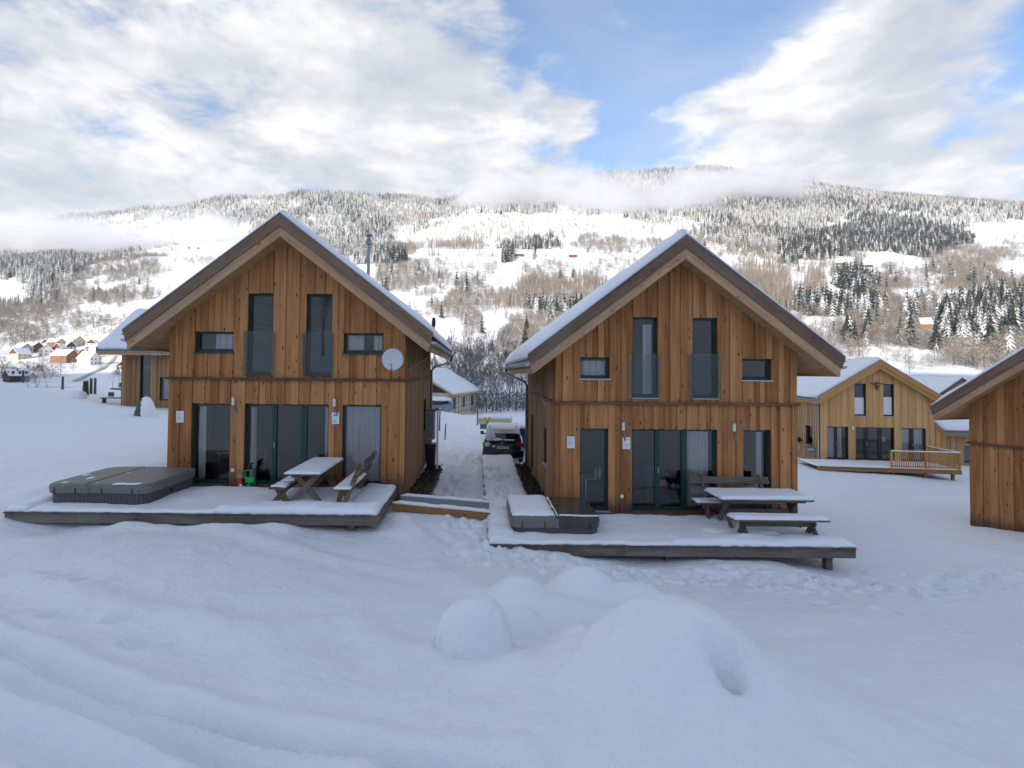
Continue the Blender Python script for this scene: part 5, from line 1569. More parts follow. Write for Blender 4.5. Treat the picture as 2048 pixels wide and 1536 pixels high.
for k, (x_, h_, mt) in enumerate(((.0, .30, 'bone'), (.12, .36, 'glass_bottle'), (.27, .26, 'rust'), (.35, .22, 'bone'))):
    mt = mt if mt in M else 'lamp_shade'
    o = thing('bottle', ['pale bottle', 'tall white bottle', 'brown bottle', 'short pale bottle'][k] + ' on the table inside the right chalet', 'bottle', (wx(H2, -1.95) + x_, 14.45, H2[2] + .752))
    MB().lathe([(.035, 0), (.04, .01), (.04, h_ * .6), (.014, h_ * .75), (.014, h_ * .96)], (0, 0, 0), 10).build('body', M[mt], o, smooth=False)
    MB().lathe([(.017, h_ * .961), (.017, h_)], (0, 0, 0), 8).build('cap', M['rust'], o)
o = thing('armchair', 'dark armchair with red cushion seen through the door of the right chalet', 'armchair', (wx(H2, .0), 15.0, H2[2]))
MB().box(-.35, .35, -.3, .3, .25, .42).build('seat', M['leather'], o); MB().box(-.35, .35, .31, .42, .25, .95).build('backrest', M['leather'], o)
for s_ in (-1, 1): MB().box(s_ * .40 - .045, s_ * .40 + .045, -.3, .35, .1, .62).build('arm', M['leather'], o)
o = thing('cushion', 'red cushion on the armchair inside the right chalet', 'cushion', (wx(H2, .05), 14.95, H2[2] + .422))
q = MB(); lofted(q, [[(x, y, z) for x, y in rrect(-.22 + e, .22 - e, -.2 + e, .2 - e, .06, 4)] for z, e in ((0, .05), (.05, 0), (.10, 0), (.15, .06))]); q.build('pad', M['red_toy'], o, smooth=True)

# ------------------------------------------------------------------ pale chalet: deck with railing, skull, furniture
hx = thing('wooden_deck', 'new timber deck with baluster railing in front of the pale chalet', 'deck', (26.43, 34.18, -5.6), R_(-7.2))
pb = MB(); pb.box(0, 1, -.068, .068, -.035, 0); pm = pb.data('plank', M['deck_plank'])
yy = -2.75
while yy < -.1:
    o = link('plank', pm, hx, (-5.0, yy + .07, -.02)); o.scale = (8.05, 1, 1); yy += .145
for (l, r) in ((-5.0, -1.6), (-1.596, 3.05)):
    MB().box(l, r, -2.82, -2.76, -.27, -.056).build('edge_beam', M['timber_orange'], hx)
MB().box(3.0, 3.05, -2.755, -.1, -.27, -.056).build('edge_beam', M['timber_orange'], hx)
for px in (-4.6, -2.7, -.6, 1.2, 2.75):
    MB().box(px - .07, px + .07, -2.6, -2.46, -1.3, -.06).build('post', M['timber_orange'], hx)
snow_slab(-5.0, 3.0, -2.78, -.3, -.018, .10, seed=71, rough=.4, edge=.2, wob=.03, res=.12).build('snow_cover', M['snow_soft'], hx, smooth=True)
bal = MB(); bal.box(-.02, .02, -.015, .015, .03, .98); bmesh_ = bal.data('baluster', M['barge_new'])
x_ = -.70
while x_ < 3.0:
    link('baluster', bmesh_, hx, (x_, -2.74, 0)); x_ += .125
y_ = -2.6
while y_ < -.2:
    link('baluster', bmesh_, hx, (3.0, y_, 0)); y_ += .125
for (a, c) in (((-.78, -2.74), (3.04, -2.74)), ((3.0, -2.70), (3.0, -.1))):
    for (z0, z1, th) in ((.98, 1.03, .12), (.10, .16, .045)):
        b = MB(); b.obox((a[0], a[1], (z0 + z1) / 2), (c[0], c[1], (z0 + z1) / 2), th, z1 - z0); b.build('rail', M['barge_new'], hx)
for (px, py) in ((-.76, -2.74), (1.15, -2.74), (3.0, -2.74)):
    MB().box(px - .045, px + .045, py - .03, py + .06, -.02, .975).build('rail_post', M['barge_new'], hx)
snow_slab(-.8, 3.06, -2.81, -2.67, 1.032, .05, seed=72, edge=.05, rough=.3, res=.06).build('snow_cover', M['snow_soft'], hx, smooth=True)
snow_slab(2.93, 3.07, -2.66, -.1, 1.032, .05, seed=73, edge=.05, rough=.3, res=.06).build('snow_cover', M['snow_soft'], hx, smooth=True)
MH3 = Matrix.Translation((26.43, 34.18, -5.6)) @ Matrix.Rotation(R_(-7.2), 4, 'Z')
def h3(x, y, z): return tuple(MH3 @ Vector((x, y, z)))
o = thing('cattle_skull', 'horned cattle skull on the gable of the pale chalet', 'skull', h3(-.02, -.08, 4.95), R_(-7.2))
b = MB(); vs = []
lofted(b, [[(w_ * c_, d_ * s_ - .08, z) for c_, s_ in ((1, 0), (.6, -.8), (-.6, -.8), (-1, 0), (-.6, .6), (.6, .6))] for z, w_, d_ in ((.22, .10, .06), (.14, .15, .09), (.0, .12, .09), (-.18, .07, .07), (-.30, .035, .04))])
b.build('skull', M['rust'], o)
for s_ in (-1, 1):
    b = MB(); b.tube([(s_ * .10, -.08, .16), (s_ * .26, -.10, .13), (s_ * .40, -.10, .18), (s_ * .46, -.09, .30)], [.035, .03, .02, .006], 7); b.build('horn', M['rust'], o, smooth=True)
MB().lathe([(.05, -.02), (.05, .0)], (0, -.185, .10), 8, 'Y').build('blaze', M['bone'], o)
wl3 = thing('wall_lamp', 'white wall lamp beside the left window of the pale chalet', 'lamp', h3(-1.5, -.06, 2.0), R_(-7.2))
MB().lathe([(.05, 0), (.06, .02), (.06, .25)], (0, -.1, 0), 10).build('shade', M['white'], wl3); MB().box(-.03, .03, -.1, 0, -.06, -.005).build('bracket', M['zinc'], wl3)
o = thing('floor_lamp', 'tripod floor lamp with pale shade inside the pale chalet', 'lamp', h3(.72, .62, 0), R_(-7.2))
MB().lathe([(.18, 1.22), (.20, 1.23), (.20, 1.52), (.18, 1.525)], (0, 0, 0), 14).build('shade', M['lamp_shade'], o)
for a in (0, 2.1, 4.2):
    MB().tube([(0, 0, 1.215), (.28 * math.cos(a), .28 * math.sin(a), 0)], .016, 6).build('leg', M['interior_wood'], o)
# kettle grill and chairs by the side wall of the pale chalet
def gz(x, y): return ground_z(x, y)
gp = at(1594, 900, 37.2)
o = thing('kettle_grill', 'black kettle grill by the side wall of the pale chalet', 'grill', (gp[0], gp[1], gp[2]))
MB().lathe([(.05, .55), (.2, .60), (.28, .72), (.28, .76), (.22, .88), (.06, .96)], (0, 0, 0), 14).build('kettle', M['black'], o)
for a in (.5, 2.6, 4.7): MB().tube([(.14 * math.cos(a), .14 * math.sin(a), .62), (.27 * math.cos(a), .27 * math.sin(a), 0)], .014, 6).build('leg', M['white'], o)
for k, (uu, vv, yy_) in enumerate(((1621, 912, 35.6),)):
    p = at(uu, vv, yy_)
    o = thing('plastic_armchair', 'stacked grey plastic armchairs beside the downpipe of the pale chalet', 'chair', tuple(p), R_(60))
    MB().box(-.28, .28, -.28, .28, .38, .44).build('seat', M['plastic_grey'], o); MB().box(-.28, .28, .28, .34, .38, 1.0).build('backrest', M['plastic_grey'], o)
    for sx in (-1, 1):
        MB().box(sx * .30 - .03, sx * .30 + .03, -.28, .3, .58, .64).build('arm', M['plastic_grey'], o)
        for sy in (-.25, .25): MB().box(sx * .29 - .03, sx * .29 + .03, sy - .03, sy + .03, 0, .578).build('leg', M['plastic_grey'], o)
    snow_slab(-.28, .28, -.28, .27, .442, .06, seed=81, edge=.1, res=.06).build('snow_cover', M['snow_soft'], o, smooth=True)
# front downpipe of the pale chalet
b = MB(); b.tube([(-3.83, -.38, 4.10), (-3.83, -.35, 3.95), (-3.55, .12, 3.72), (-3.48, .14, 3.5), (-3.48, .14, .25), (-3.55, -.02, .08)], .05, 8)
b.build('downpipe', M['zinc'], house3, smooth=True)
b = MB(); b.tube([(3.83, -.38, 4.10), (3.83, -.35, 3.95), (3.52, .05, 3.72), (3.48, .10, 3.5), (3.48, .10, .2)], .05, 8)
b.build('downpipe', M['zinc'], house3, smooth=True)

# ------------------------------------------------------------------ parked car behind the boardwalk
CZ = -4.02
car = thing('parked_car', 'black estate car under snow parked at the end of the boardwalk', 'car', (1.14, 22.5, CZ), R_(-3))
def hull(mb, st):
    rings = []
    for (y, zb, zt_, wb, wt) in st:
        m_ = (zb + zt_) / 2
        rings.append([(-wb * .93, y, zb), (-wb, y, zb + .12 * (zt_ - zb)), (-(wb * .45 + wt * .55), y, m_ + .1 * (zt_ - zb)), (-wt, y, zt_ - .08 * (zt_ - zb)), (-wt * .86, y, zt_),
                      (wt * .86, y, zt_), (wt, y, zt_ - .08 * (zt_ - zb)), (wb * .45 + wt * .55, y, m_ + .1 * (zt_ - zb)), (wb, y, zb + .12 * (zt_ - zb)), (wb * .93, y, zb)])
    return lofted(mb, rings)
b = MB(); hull(b, [(0, .32, .92, .80, .78), (.10, .26, 1.0, .88, .86), (.6, .24, 1.03, .91, .88), (3.2, .24, 1.02, .91, .87), (4.1, .26, .92, .88, .80), (4.5, .34, .72, .72, .62)]); b.build('body', M['car_paint'], car, smooth=False)
b = MB(); hull(b, [(.10, .985, 1.05, .84, .80), (.42, .985, 1.52, .85, .66), (.9, .985, 1.60, .86, .67), (2.0, .985, 1.60, .86, .67), (2.6, .985, 1.5, .85, .66), (3.3, .985, 1.03, .82, .72)]); b.build('cabin', M['car_paint'], car)
def plate_at(name, mat, xs, zs, parent, off=.0):
    """panel on the sloping tailgate between two heights"""
    (x0, x1), (z0, z1) = xs, zs
    yz = lambda z: .10 + (z - 1.05) / (1.52 - 1.05) * .32
    return MB().mesh([(x0, yz(z0) - .012, z0), (x1, yz(z0) - .012, z0), (x1 * .86, yz(z1) - .012, z1), (x0 * .86, yz(z1) - .012, z1), (x0, yz(z0) + .01, z0), (x1, yz(z0) + .01, z0), (x1 * .86, yz(z1) + .01, z1), (x0 * .86, yz(z1) + .01, z1)],
        [(0, 1, 2, 3), (7, 6, 5, 4), (0, 4, 5, 1), (1, 5, 6, 2), (2, 6, 7, 3), (3, 7, 4, 0)]).build(name, mat, parent)
plate_at('rear_window', M['car_glass'], (-.70, .70), (1.08, 1.44), car)
for s_ in (-1, 1):
    b = MB(); b.box(min(s_ * .62, s_ * .875), max(s_ * .62, s_ * .875), -.015, .12, .80, .955); b.build('tail_light', M['tail_red'], car)
    b = MB(); b.obox((s_ * .86, 2.75, 1.02), (s_ * 1.02, 2.70, 1.06), .05, .05); b.box(min(s_ * .95, s_ * 1.10), max(s_ * .95, s_ * 1.10), 2.62, 2.72, 1.0, 1.16); b.build('mirror', M['car_paint'], car)
    MB().box(s_ * .60 - .02, s_ * .60 + .02, .5, 2.3, 1.60, 1.635).build('roof_rail', M['zinc'], car)
    for yw in (.75, 3.5):
        wh = MB().lathe([(.20, -.11), (.32, -.09), (.335, 0), (.32, .09), (.20, .11)], (s_ * .80, yw, .33), 18, 'X').build('wheel', M['rubber'], car)
        MB().lathe([(.0, -.01), (.19, 0), (.19, .02), (.05, .03)], (s_ * .905, yw, .33), 14, 'X').build('rim', M['zinc'], wh)
b = MB(); b.box(-.88, .88, -.06, .10, .36, .62); b.build('bumper', M['car_paint'], car)
b = MB(); b.box(-.26, .26, -.032, -.022, .70, .81); pl = b.build('number_plate', M['plate'], car)
b = MB()
for k, x_ in enumerate((-.20, -.145, -.06, -.01, .05, .12, .175)):
    b.box(x_, x_ + .012, -.036, -.033, .725, .785); b.box(x_, x_ + .034, -.036, -.033, (.755, .725, .775, .745, .765, .73, .755)[k], (.767, .737, .787, .757, .777, .742, .767)[k])
    if k % 2: b.box(x_ + .024, x_ + .036, -.036, -.033, .725, .785)
b.build('plate_lettering', M['ink'], pl)
# snow on roof and half of the tailgate
mb = MB(); n1, n2 = 24, 34
xs = np.linspace(-.74, .74, n1); ys = np.linspace(.28, 2.7, n2); X_, Y_ = np.meshgrid(xs, ys)
d_ = np.minimum(np.minimum(X_ + .74, .74 - X_) / .2, np.minimum(Y_ - .28, 2.7 - Y_) / .25); e_ = np.sqrt(np.clip(1 - (1 - np.clip(d_, 0, 1)) ** 2, 0, 1))
Zr = np.interp(Y_, [.28, .42, .9, 2.0, 2.7], [1.36, 1.53, 1.605, 1.605, 1.46]); Z_ = Zr - .03 + .07 * e_ * (1 + .2 * fbm(X_ / .3, Y_ / .3, 2, 3))
mb.mesh([(X_[j, i], Y_[j, i], Z_[j, i]) for j in range(n2) for i in range(n1)], [(j * n1 + i, j * n1 + i + 1, (j + 1) * n1 + i + 1, (j + 1) * n1 + i) for j in range(n2 - 1) for i in range(n1 - 1)])
mb.build('snow_cover', M['snow_soft'], car, smooth=True)
mb = MB()
def blob(cx_, cz_, rx, rz_, yoff=.0, th=.035):
    n = 18; ring = []
    for k in range(n):
        a = 2 * math.pi * k / n; rr = 1 + .18 * float(fbm(math.cos(a) * 1.7 + cx_ * 9, math.sin(a) * 1.7 + cz_ * 5, 2, 5))
        ring.append((cx_ + rx * rr * math.cos(a), cz_ + rz_ * rr * math.sin(a)))
    def yz(z): return (.10 + (z - 1.05) / .47 * .32 if z > 1.05 else (.02 if z < .95 else .05)) - .03
    vs = [(x, yz(z) + .02, z) for x, z in ring] + [(cx_ + (x - cx_) * .8, yz(z) - th, cz_ + (z - cz_) * .8) for x, z in ring]
    mb.mesh(vs, [(i, (i + 1) % n, (i + 1) % n + n, i + n) for i in range(n)] + [tuple(range(n, 2 * n))])
blob(-.56, 1.24, .22, .22); blob(-.30, 1.09, .30, .06); blob(.25, 1.07, .30, .025); blob(-.68, .88, .14, .10); blob(-.40, .80, .08, .05); blob(0, 1.49, .6, .06)
mb.build('snow_patch', M['snow_soft'], car, smooth=True)
# behind the car: bin, trailer, second car, posts
o = thing('blue_bin', 'blue waste bin with snow on its lid behind the black car', 'bin', (2.02, 26.0, -4.15))
MB().prism([(-.35, 0), (.35, 0), (.42, 1.3), (-.42, 1.3)], lambda x, z: (x, -.4, z), lambda x, z: (x, .4, z)).build('body', M['blue_bin'], o); MB().box(-.46, .46, -.46, .46, 1.302, 1.38).build('lid', M['blue_bin'], o)
snow_slab(-.46, .46, -.46, .46, 1.382, .16, seed=84, edge=.2, res=.1).build('snow_cover', M['snow_soft'], o, smooth=True)
o = thing('flatbed_trailer', 'cream flatbed trailer under snow behind the black car', 'trailer', (1.9, 33.0, -4.2), R_(-8))
MB().box(-1.75, .3, -.8, .8, .95, 1.30).build('bed', M['cream_paint'], o)
for x_ in (-.3,):
    for s_ in (-1, 1): MB().lathe([(.2, -.1), (.34, -.08), (.34, .08), (.2, .1)], (x_, s_ * .7, .36), 14, 'Y').build('wheel', M['rubber'], o)
MB().box(-1.7, .25, -.06, .06, .55, .949).build('chassis', M['pipe_grey'], o)
snow_slab(-1.75, .3, -.8, .8, 1.302, .16, seed=85, edge=.4, res=.15).build('snow_cover', M['snow_soft'], o, smooth=True)
o = thing('yellow_tool', 'yellow machine part leaning on the cream trailer', 'tool', (.60, 29.6, -2.95))
b = MB(); b.obox((-.14, 0, .35), (.0, 0, .0), .1, .1); b.obox((.14, 0, .38), (0, 0, .0), .1, .1); b.obox((0, 0, .02), (0, 0, -.3), .12, .12); b.build('fork', M['yellow'], o); MB().box(-.05, .05, -.05, .05, -1.3, -.301).build('shaft', M['yellow'], o)
car2 = thing('parked_car', 'silver car half buried in snow by the house with cream walls', 'car', (-2.6, 48.0, -4.0), R_(62))
b = MB(); hull(b, [(0, .3, .9, .78, .75), (.2, .26, 1.0, .88, .85), (3.2, .26, 1.0, .9, .86), (4.2, .34, .75, .8, .7)]); b.build('body', M['plastic_grey'], car2)
b = MB(); hull(b, [(.2, .95, 1.05, .82, .78), (.7, .95, 1.45, .84, .62), (2.2, .95, 1.48, .84, .64), (3.1, .95, 1.02, .82, .7)]); b.build('cabin', M['car_glass'], car2)
snow_slab(-.8, .8, .2, 3.6, 1.3, .34, seed=86, edge=.7, res=.12).build('snow_cover', M['snow_soft'], car2, smooth=True)
for s_ in (-1, 1):
    for yw in (.8, 3.3): MB().lathe([(.2, -.1), (.33, -.08), (.33, .08), (.2, .1)], (s_ * .8, yw, .33), 12, 'X').build('wheel', M['rubber'], car2)
def fence_post(label, u, v, Y_, h, r=.05, lean=(0, 0), sn=True, mt='post', group=None):
    p = at(u, v, Y_)
    o = thing('fence_post', label, 'post', tuple(p), 0, group)
    b = MB(); b.tube([(0, 0, -.5), (lean[0] * .5, lean[1] * .5, h * .5), (lean[0], lean[1], h)], [r * 1.1, r, r * .95], 7); b.build('shaft', M[mt], o)
    if sn: MB().lathe([(r * 1.05, h + .002), (r * 1.0, h + .03), (r * .4, h + .06)], (lean[0], lean[1], 0), 8).build('snow_cap', M['snow_soft'], o)
fence_post('tall wooden post right of the left chalet downpipe', 879, 848, 34, 1.0, .045, (.03, 0)); fence_post('short tilted post on the snowy way between the chalets', 890, 864, 30, .48, .035, (.05, 0), False)
fence_post('rusty post on the snow bank before the grove', 955, 836, 36, 1.05, .04, sn=False)
fence_post('brown post on the snow rim at far left, first from photo edge', 46, 757, 62, 1.0, .13); fence_post('brown post on the snow rim below the village', 125, 779, 50, 1.25, .10)
fence_post('dark slim post just left of the twin posts near the far left chalet', 182, 778, 46, .95, .11); fence_post('tall brown post beside the dark slim post near the far left chalet', 190, 782, 46, 1.15, .10); fence_post('short brown post beside the far left chalet corner', 240, 783, 60, 1.0, .11)
p = at(171, 789, 44)
o = thing('tree_stump', 'tall brown tree stump on the snow left of the far left chalet', 'tree stump', tuple(p))
MB().lathe([(.30, -.4), (.24, .0), (.22, .5), (.20, .9), (.18, 1.15)], (0, 0, 0), 9).build('trunk', M['bark'], o); MB().lathe([(.20, 1.151), (.24, 1.2), (.18, 1.30), (.05, 1.34)], (0, 0, 0), 9).build('snow_cap', M['snow_soft'], o)
# stone with a hood of snow
p = at(285, 832, 29.5)
o = thing('boulder', 'dark pointed boulder under a hood of snow beside the left chalet', 'boulder', (p[0], p[1], p[2] - .05))
def lump(prof, sx=1, sy=1, seed=3, n=20, amp=.12):
    vs = []; fs = []
    for i, (r, z) in enumerate(prof):
        for k in range(n):
            a = 2 * math.pi * k / n; q = r * (1 + amp * float(fbm(math.cos(a) * 1.6 + seed, math.sin(a) * 1.6 + z * 1.8, 3, seed)))
            vs.append((q * math.cos(a) * sx, q * math.sin(a) * sy, z))
    for i in range(len(prof) - 1):
        for k in range(n): fs.append((i * n + k, i * n + (k + 1) % n, (i + 1) * n + (k + 1) % n, (i + 1) * n + k))
    fs.append(tuple((len(prof) - 1) * n + k for k in range(n)))
    return MB().mesh(vs, fs)
lump([(.46, -.3), (.46, .0), (.42, .35), (.30, .7), (.14, .98), (.03, 1.05)], 1, .8, 3).build('stone', M['stone'], o)
q = lump([(.56, -.1), (.54, .2), (.46, .55), (.36, .85), (.2, 1.08), (.05, 1.16)], 1, .8, 5, amp=.10); sc_ = q.build('snow_hood', M['snow_soft'], o, smooth=True); sc_.location = (.13, .10, 0)
p = at(157, 800, 40)
o = tag(lump([(.55, -.2), (.55, .25), (.5, .5), (.3, .68), (.05, .74)], 1.15, .9, 9).build('snow_block', M['snow_soft'], None, tuple(p), smooth=True), 'round block of snow on the lawn left of the far left chalet', 'snow block')
p = at(228, 801, 39)
o = thing('garden_bench', 'low dark bench before the far left chalet', 'bench', tuple(p), R_(5))
MB().box(-.85, .85, -.25, .25, .16, .24).build('seat', M['table_grey'], o); MB().box(-.55, -.15, .2, .26, .242, .62).build('backrest', M['table_grey'], o)
for s_ in (-1, 1): MB().box(s_ * .7 - .04, s_ * .7 + .04, -.2, .2, -.3, .159).build('leg', M['table_grey'], o)
snow_slab(-.85, .85, -.25, .18, .242, .05, seed=90, edge=.1, res=.1).build('snow_cover', M['snow_soft'], o, smooth=True)
# log pile
p = at(238, 790, 58)
o = thing('log_pile', 'snowy log pile beside the corner of the far left chalet', 'log pile', tuple(p))
lg = MB(); lg.tube([(0, -.5, 0), (0, .5, 0)], .14, 8); lgm = lg.data('log', M['bark'])
for r_ in range(3):
    for k in range(6 - r_): link('log', lgm, o, (-.8 + k * .29 + r_ * .145, 0, .14 + r_ * .25))
snow_slab(-.9, .85, -.45, .45, .78, .1, seed=91, edge=.3, res=.12).build('snow_cover', M['snow_soft'], o, smooth=True)

# ------------------------------------------------------------------ simple houses further off
for nm, c in (('wall_cream', (.62, .56, .42)), ('wall_white', (.72, .71, .69)), ('wall_orange', (.25, .12, .062)), ('wall_yellow', (.52, .42, .26)), ('wall_brown', (.10, .055, .035)), ('wall_red', (.17, .035, .03)), ('wall_grey', (.36, .36, .37)), ('wall_lilac', (.46, .44, .52)), ('wall_green', (.30, .37, .27)), ('wall_dark', (.05, .045, .045))):
    plain(nm, c, .8, var=.15, scale=.6)
def small_house(name, label, cat, P, rotz, w_, d_, h_, rise, wall, gable, ov=.5, rows=2, cols=3, snow=.35, chimney=True, win=True):
    """gable faces -y"""
    o = thing(name, label, cat, tuple(P), rotz)
    hw = w_ / 2
    MB().prism([(-hw, -1.5), (hw, -1.5), (hw, h_), (-hw, h_)], lambda x, z: (x, 0, z), lambda x, z: (x, d_, z)).build('wall', M[wall], o)
    MB().prism([(-hw, h_ + .002), (hw, h_ + .002), (0, h_ + rise)], lambda x, z: (x, .01, z), lambda x, z: (x, d_ - .01, z)).build('gable', M[gable], o)
    s_ = rise / hw; L = hw + ov
    r = MB()
    for sx in (-1, 1):
        r.prism([(0, h_ + rise + .02), (sx * L, h_ - s_ * ov + .02), (sx * L, h_ - s_ * ov + .2), (0, h_ + rise + .2)], lambda x, z: (x, -ov, z), lambda x, z: (x, d_ + ov, z))
    ro = r.build('roof', M['barge_light'], o)
    for sx in (-1, 1):
        q = MB(); q.prism([(0, h_ + rise + .202), (sx * (L - .05), h_ - s_ * (ov - .05) + .202), (sx * (L - .05), h_ - s_ * (ov - .05) + .2 + snow), (0, h_ + rise + .2 + snow)], lambda x, z: (x, -ov + .08, z), lambda x, z: (x, d_ + ov - .08, z))
        q.build('snow_cover', M['snow_soft'], ro)
    if chimney: MB().box(hw * .25, hw * .25 + .6, d_ * .45, d_ * .45 + .6, h_ + rise * .6, h_ + rise + 1.0).build('chimney', M['wall_grey'], ro)
    if win:
        wm_ = MB(); wm_.box(-.45, .45, -.03, .0, 0, 1.2); wme = wm_.data('window', M['frame_dark'])
        for j in range(rows):
            for i in range(cols):
                x = -hw + w_ * (i + .5) / cols
                link('window', wme, o, (x, -.012, .9 + j * 2.7))
            for i in range(cols):
                q = link('window', wme, o, (hw + .012, d_ * (i + .5) / cols, .9 + j * 2.7)); q.rotation_euler = (0, 0, R_(90))
    return o
VIL = [(26, 728, 430, 'small cream cottage with dark brown gable at the left end of the village', 'wall_cream', 'wall_brown', 10, -10), (54, 716, 470, 'flat grey village house behind the leftmost cottage', 'wall_grey', 'wall_grey', 11, 70),
       (76, 716, 485, 'dark red brown village barn with long roof', 'wall_brown', 'wall_red', 13, 75), (92, 722, 450, 'steep roofed pale grey village house', 'wall_grey', 'wall_lilac', 11, 40),
       (114, 732, 420, 'lilac grey village house with snowy roof left of the orange house', 'wall_lilac', 'wall_lilac', 10, 25), (146, 736, 405, 'large orange timber village house', 'wall_orange', 'wall_orange', 13, 80),
       (165, 732, 425, 'dark brown barn joined to the orange village house', 'wall_brown', 'wall_brown', 9, 20), (169, 744, 375, 'white villa with dark timber gable below the orange house', 'wall_white', 'wall_dark', 8, 0),
       (191, 744, 372, 'wide white villa with three dark windows beside the dark gabled villa', 'wall_white', 'wall_white', 10, 78), (207, 720, 450, 'cream village house with big snowy roof', 'wall_cream', 'wall_cream', 13, 60),
       (226, 722, 440, 'yellow village house with dark gable below the far left chalet eave', 'wall_yellow', 'wall_dark', 11, 8), (243, 752, 300, 'small cream barn by the village road', 'wall_cream', 'wall_brown', 6, 40),
       (122, 706, 530, 'orange and cream village house in the upper row', 'wall_orange', 'wall_yellow', 11, 75), (108, 704, 540, 'dark roofed village house in the upper row', 'wall_grey', 'wall_dark', 10, 60),
       (90, 703, 540, 'small house with dark gable at the upper left of the village', 'wall_cream', 'wall_dark', 9, 0), (158, 704, 540, 'long yellow building in the upper village row', 'wall_yellow', 'wall_yellow', 18, 85),
       (210, 709, 510, 'white village house with broad roof in the upper row', 'wall_white', 'wall_white', 12, 70), (236, 709, 505, 'grey roofed village house beside the far left chalet', 'wall_grey', 'wall_grey', 12, 30),
       (12, 767, 215, 'dark gabled barn on the valley floor at the photo edge', 'wall_dark', 'wall_dark', 6, -25), (113, 719, 465, 'red barn in the middle of the village', 'wall_red', 'wall_red', 8, 10),
       (182, 712, 500, 'pale house half hidden in the middle of the upper village', 'wall_white', 'wall_brown', 11, 15), (142, 716, 480, 'small white house above the orange village house', 'wall_white', 'wall_dark', 9, 50)]
rd = random.Random(12)
for (u, v, Y_, lb, wa, ga, ww, rt_) in VIL:
    p = at(u, v, Y_)
    small_house('village_house', lb, 'house', (p[0], Y_, max(p[2], float(base_z(np.array([p[0]]), np.array([float(Y_)]))[0]))), R_(rt_), ww * .88, ww * 1.15, rd.uniform(4.6, 5.8) if ww > 7 else 3, rd.uniform(3.8, 5.0) if ww > 7 else 2.2, wa, ga)
FRM = [('grey snow roofed barn at the left of the hill farm row', 'wall_grey', 'wall_grey', 16, 80), ('brown barn second in the hill farm row', 'wall_brown', 'wall_brown', 15, 82), ('white farmhouse in the middle of the hill farm row', 'wall_white', 'wall_grey', 15, 80),
       ('tall white farmhouse in the hill farm row', 'wall_white', 'wall_white', 11, 10), ('red brown barn at the right of the hill farm row', 'wall_red', 'wall_brown', 14, 80), ('lone white hut near the mist left of the right chalet ridge', 'wall_white', 'wall_grey', 10, 60),
       ('big barn with red gable on the right hillside', 'wall_dark', 'wall_red', 13, 55), ('small brown barn right of the red gabled barn', 'wall_brown', 'wall_brown', 11, 60), ('snowed in hut with pinkish wall low on the right slope', 'wall_orange', 'wall_white', 7, 70),
       ('orange farmhouse high above the left chalet eave', 'wall_orange', 'wall_yellow', 12, 30), ('long tan barn beside the orange hill farmhouse', 'wall_yellow', 'wall_yellow', 15, 80)]
for (u, v, Y_), (lb, wa, ga, ww, rt_) in zip(FARM, FRM):
    # stand it on the slope: find where this line of sight meets the ground
    ys = np.linspace(Y_ * .6, Y_ * 1.5, 400); pp = at(np.full(400, u), np.full(400, v), ys); k = int(np.argmax(base_z(pp[:, 0], pp[:, 1]) > pp[:, 2])) or 170
    p = pp[k]; f = p[1] / Y_
    small_house('hill_farm', lb, 'house', tuple(p), R_(rt_), ww * .8 * f, ww * 1.2 * f, 4.5, 4.2, wa, ga, snow=.6, rows=1)
# house with cream walls in the gap
o = small_house('cream_house', 'cream house with dark gable and snowy roof seen between the front chalets', 'house', (-6.95, 56.0, -5.0), R_(-14), 8.2, 11.5, 2.75, 2.35, 'wall_cream', 'wall_dark', ov=.6, rows=1, snow=.22, chimney=False)
g = MB()
for k in range(9): g.box(4.12, 4.15, 1 + k * 1.2, 1.03 + k * 1.2, .2, 2.4)
for k in range(4): g.box(4.155, 4.18, .8, 11, .5 + k * .55, .53 + k * .55)
g.build('trellis', M['post'], o)

# village road
pts = [ground for ground in ((2048, 0),)]
rp = [at(u, v, y)[:2] for u, v, y in ((150, 760, 215), (168, 756, 245), (190, 751, 300), (210, 745, 345), (222, 735, 400), (232, 726, 440), (262, 718, 480))]
mb = MB(); vs = []
for i in range(len(rp)):
    a = np.array(rp[max(i - 1, 0)]); c = np.array(rp[min(i + 1, len(rp) - 1)]); d = (c - a) / np.linalg.norm(c - a); n = np.array([-d[1], d[0]]) * 1.2
    for s_ in (-1, 1):
        q = np.array(rp[i]) + s_ * n; vs.append((q[0], q[1], float(base_z(np.array([q[0]]), np.array([q[1]]))[0]) + .3))
mb.mesh(vs, [(2 * i, 2 * i + 1, 2 * i + 3, 2 * i + 2) for i in range(len(rp) - 1)])
plain('road', (.36, .36, .37), .9, var=.2, scale=.4)
tag(mb.build('road', M['road']), 'grey cleared road leading to the village', kind='structure')

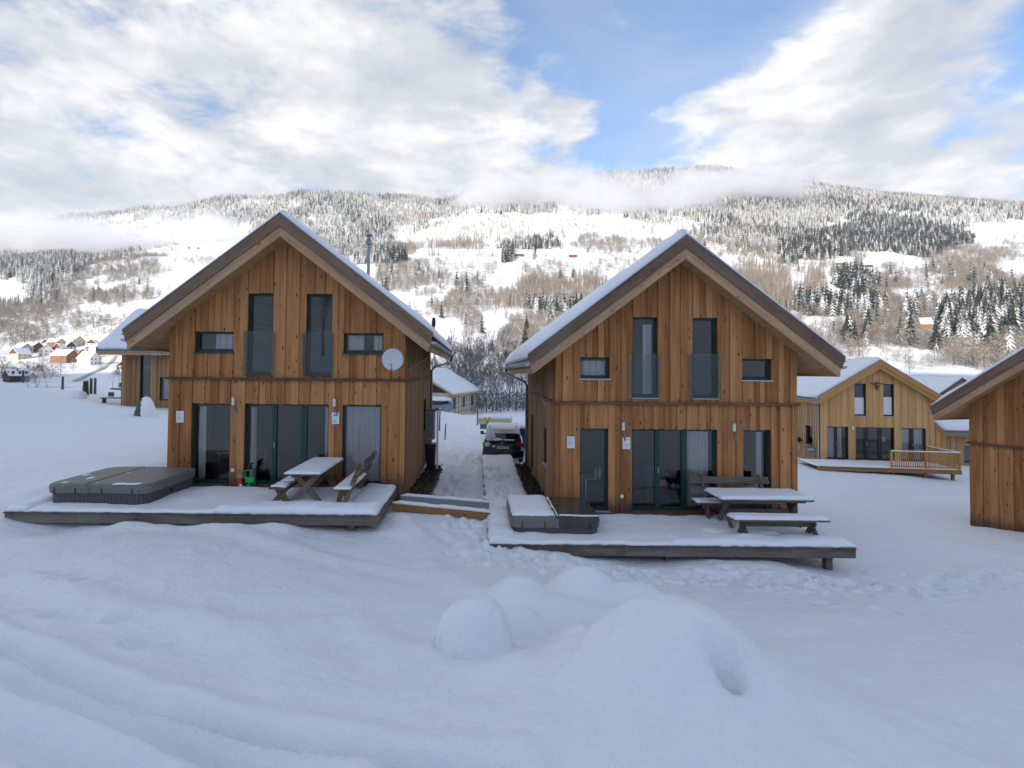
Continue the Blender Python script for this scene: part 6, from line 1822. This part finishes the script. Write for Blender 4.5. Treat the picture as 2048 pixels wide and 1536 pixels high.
# ------------------------------------------------------------------ low cloud hanging on the mountain
def mist(name, label, u, v, Y, sx, sy, sz, dens, scale, seed, lo, hi):
    p = at(u, v, Y)
    m, t = new_mat(name)
    co = t.add('ShaderNodeTexCoord').outputs['Object']            # -1..1 in the box
    n = t.noise(t.vmath('ADD', t.scale(co, (scale, scale * sy / sx, scale * sz / sx * 1.6)), (seed, seed * 1.7, 0)), 1.0, 5, .62, .5)
    ln = t.vmath('LENGTH', co)
    fall = t.step(ln, 1.0, .15)
    d = t.math('MULTIPLY', t.step(t.math('ADD', n, t.math('MULTIPLY', t.math('SUBTRACT', fall, 1.0), .42)), lo, hi), dens)
    pv_ = t.add('ShaderNodeVolumePrincipled', Color=(.96, .97, 1.0, 1), Anisotropy=.25)
    t.set(pv_, 'Density', d)
    o_ = t.add('ShaderNodeOutputMaterial'); t.l.new(pv_.outputs[0], o_.inputs['Volume'])
    b = MB(); b.box(-1, 1, -1, 1, -1, 1)
    o = b.build(name, m, None, tuple(p)); o.scale = (sx, sy, sz)
    m.cycles.volume_step_rate = 1.0
    return tag(o, label, kind='stuff')
mist('mist_bank', 'grey fog bank lying in the valley at far left', 110, 482, 1720, 600, 240, 120, .020, 1.6, 3.1, .16, .52)
mist('mist_wisps', 'torn mist drifting over the slope behind the right chalet ridge', 1300, 405, 1750, 560, 230, 190, .016, 2.6, 7.3, .24, .62)
mist('mist_wisps', 'pale mist veiling the ridge over the gap between the chalets', 1060, 398, 1950, 440, 240, 170, .020, 2.4, 4.4, .18, .58)
mist('mist_wisps', 'mist trailing over the right mountain top', 1500, 372, 2100, 460, 240, 150, .018, 2.4, 15.2, .20, .62)
mist('mist_wisps', 'thin mist wisps on the ridge above the left chalet eave', 380, 452, 1700, 360, 220, 140, .013, 2.4, 11.9, .23, .62)

# ------------------------------------------------------------------ thin winter air between here and the mountain
m, t = new_mat('haze')
pv_ = t.add('ShaderNodeVolumePrincipled', Color=(.93, .96, 1.0, 1), Density=.00005, Anisotropy=.3)
o_ = t.add('ShaderNodeOutputMaterial'); t.l.new(pv_.outputs[0], o_.inputs['Volume'])
b = MB(); b.box(-4200, 4200, -2000, 3900, -60, 1260)
tag(b.build('haze', m), 'thin pale haze in the valley air', kind='stuff')
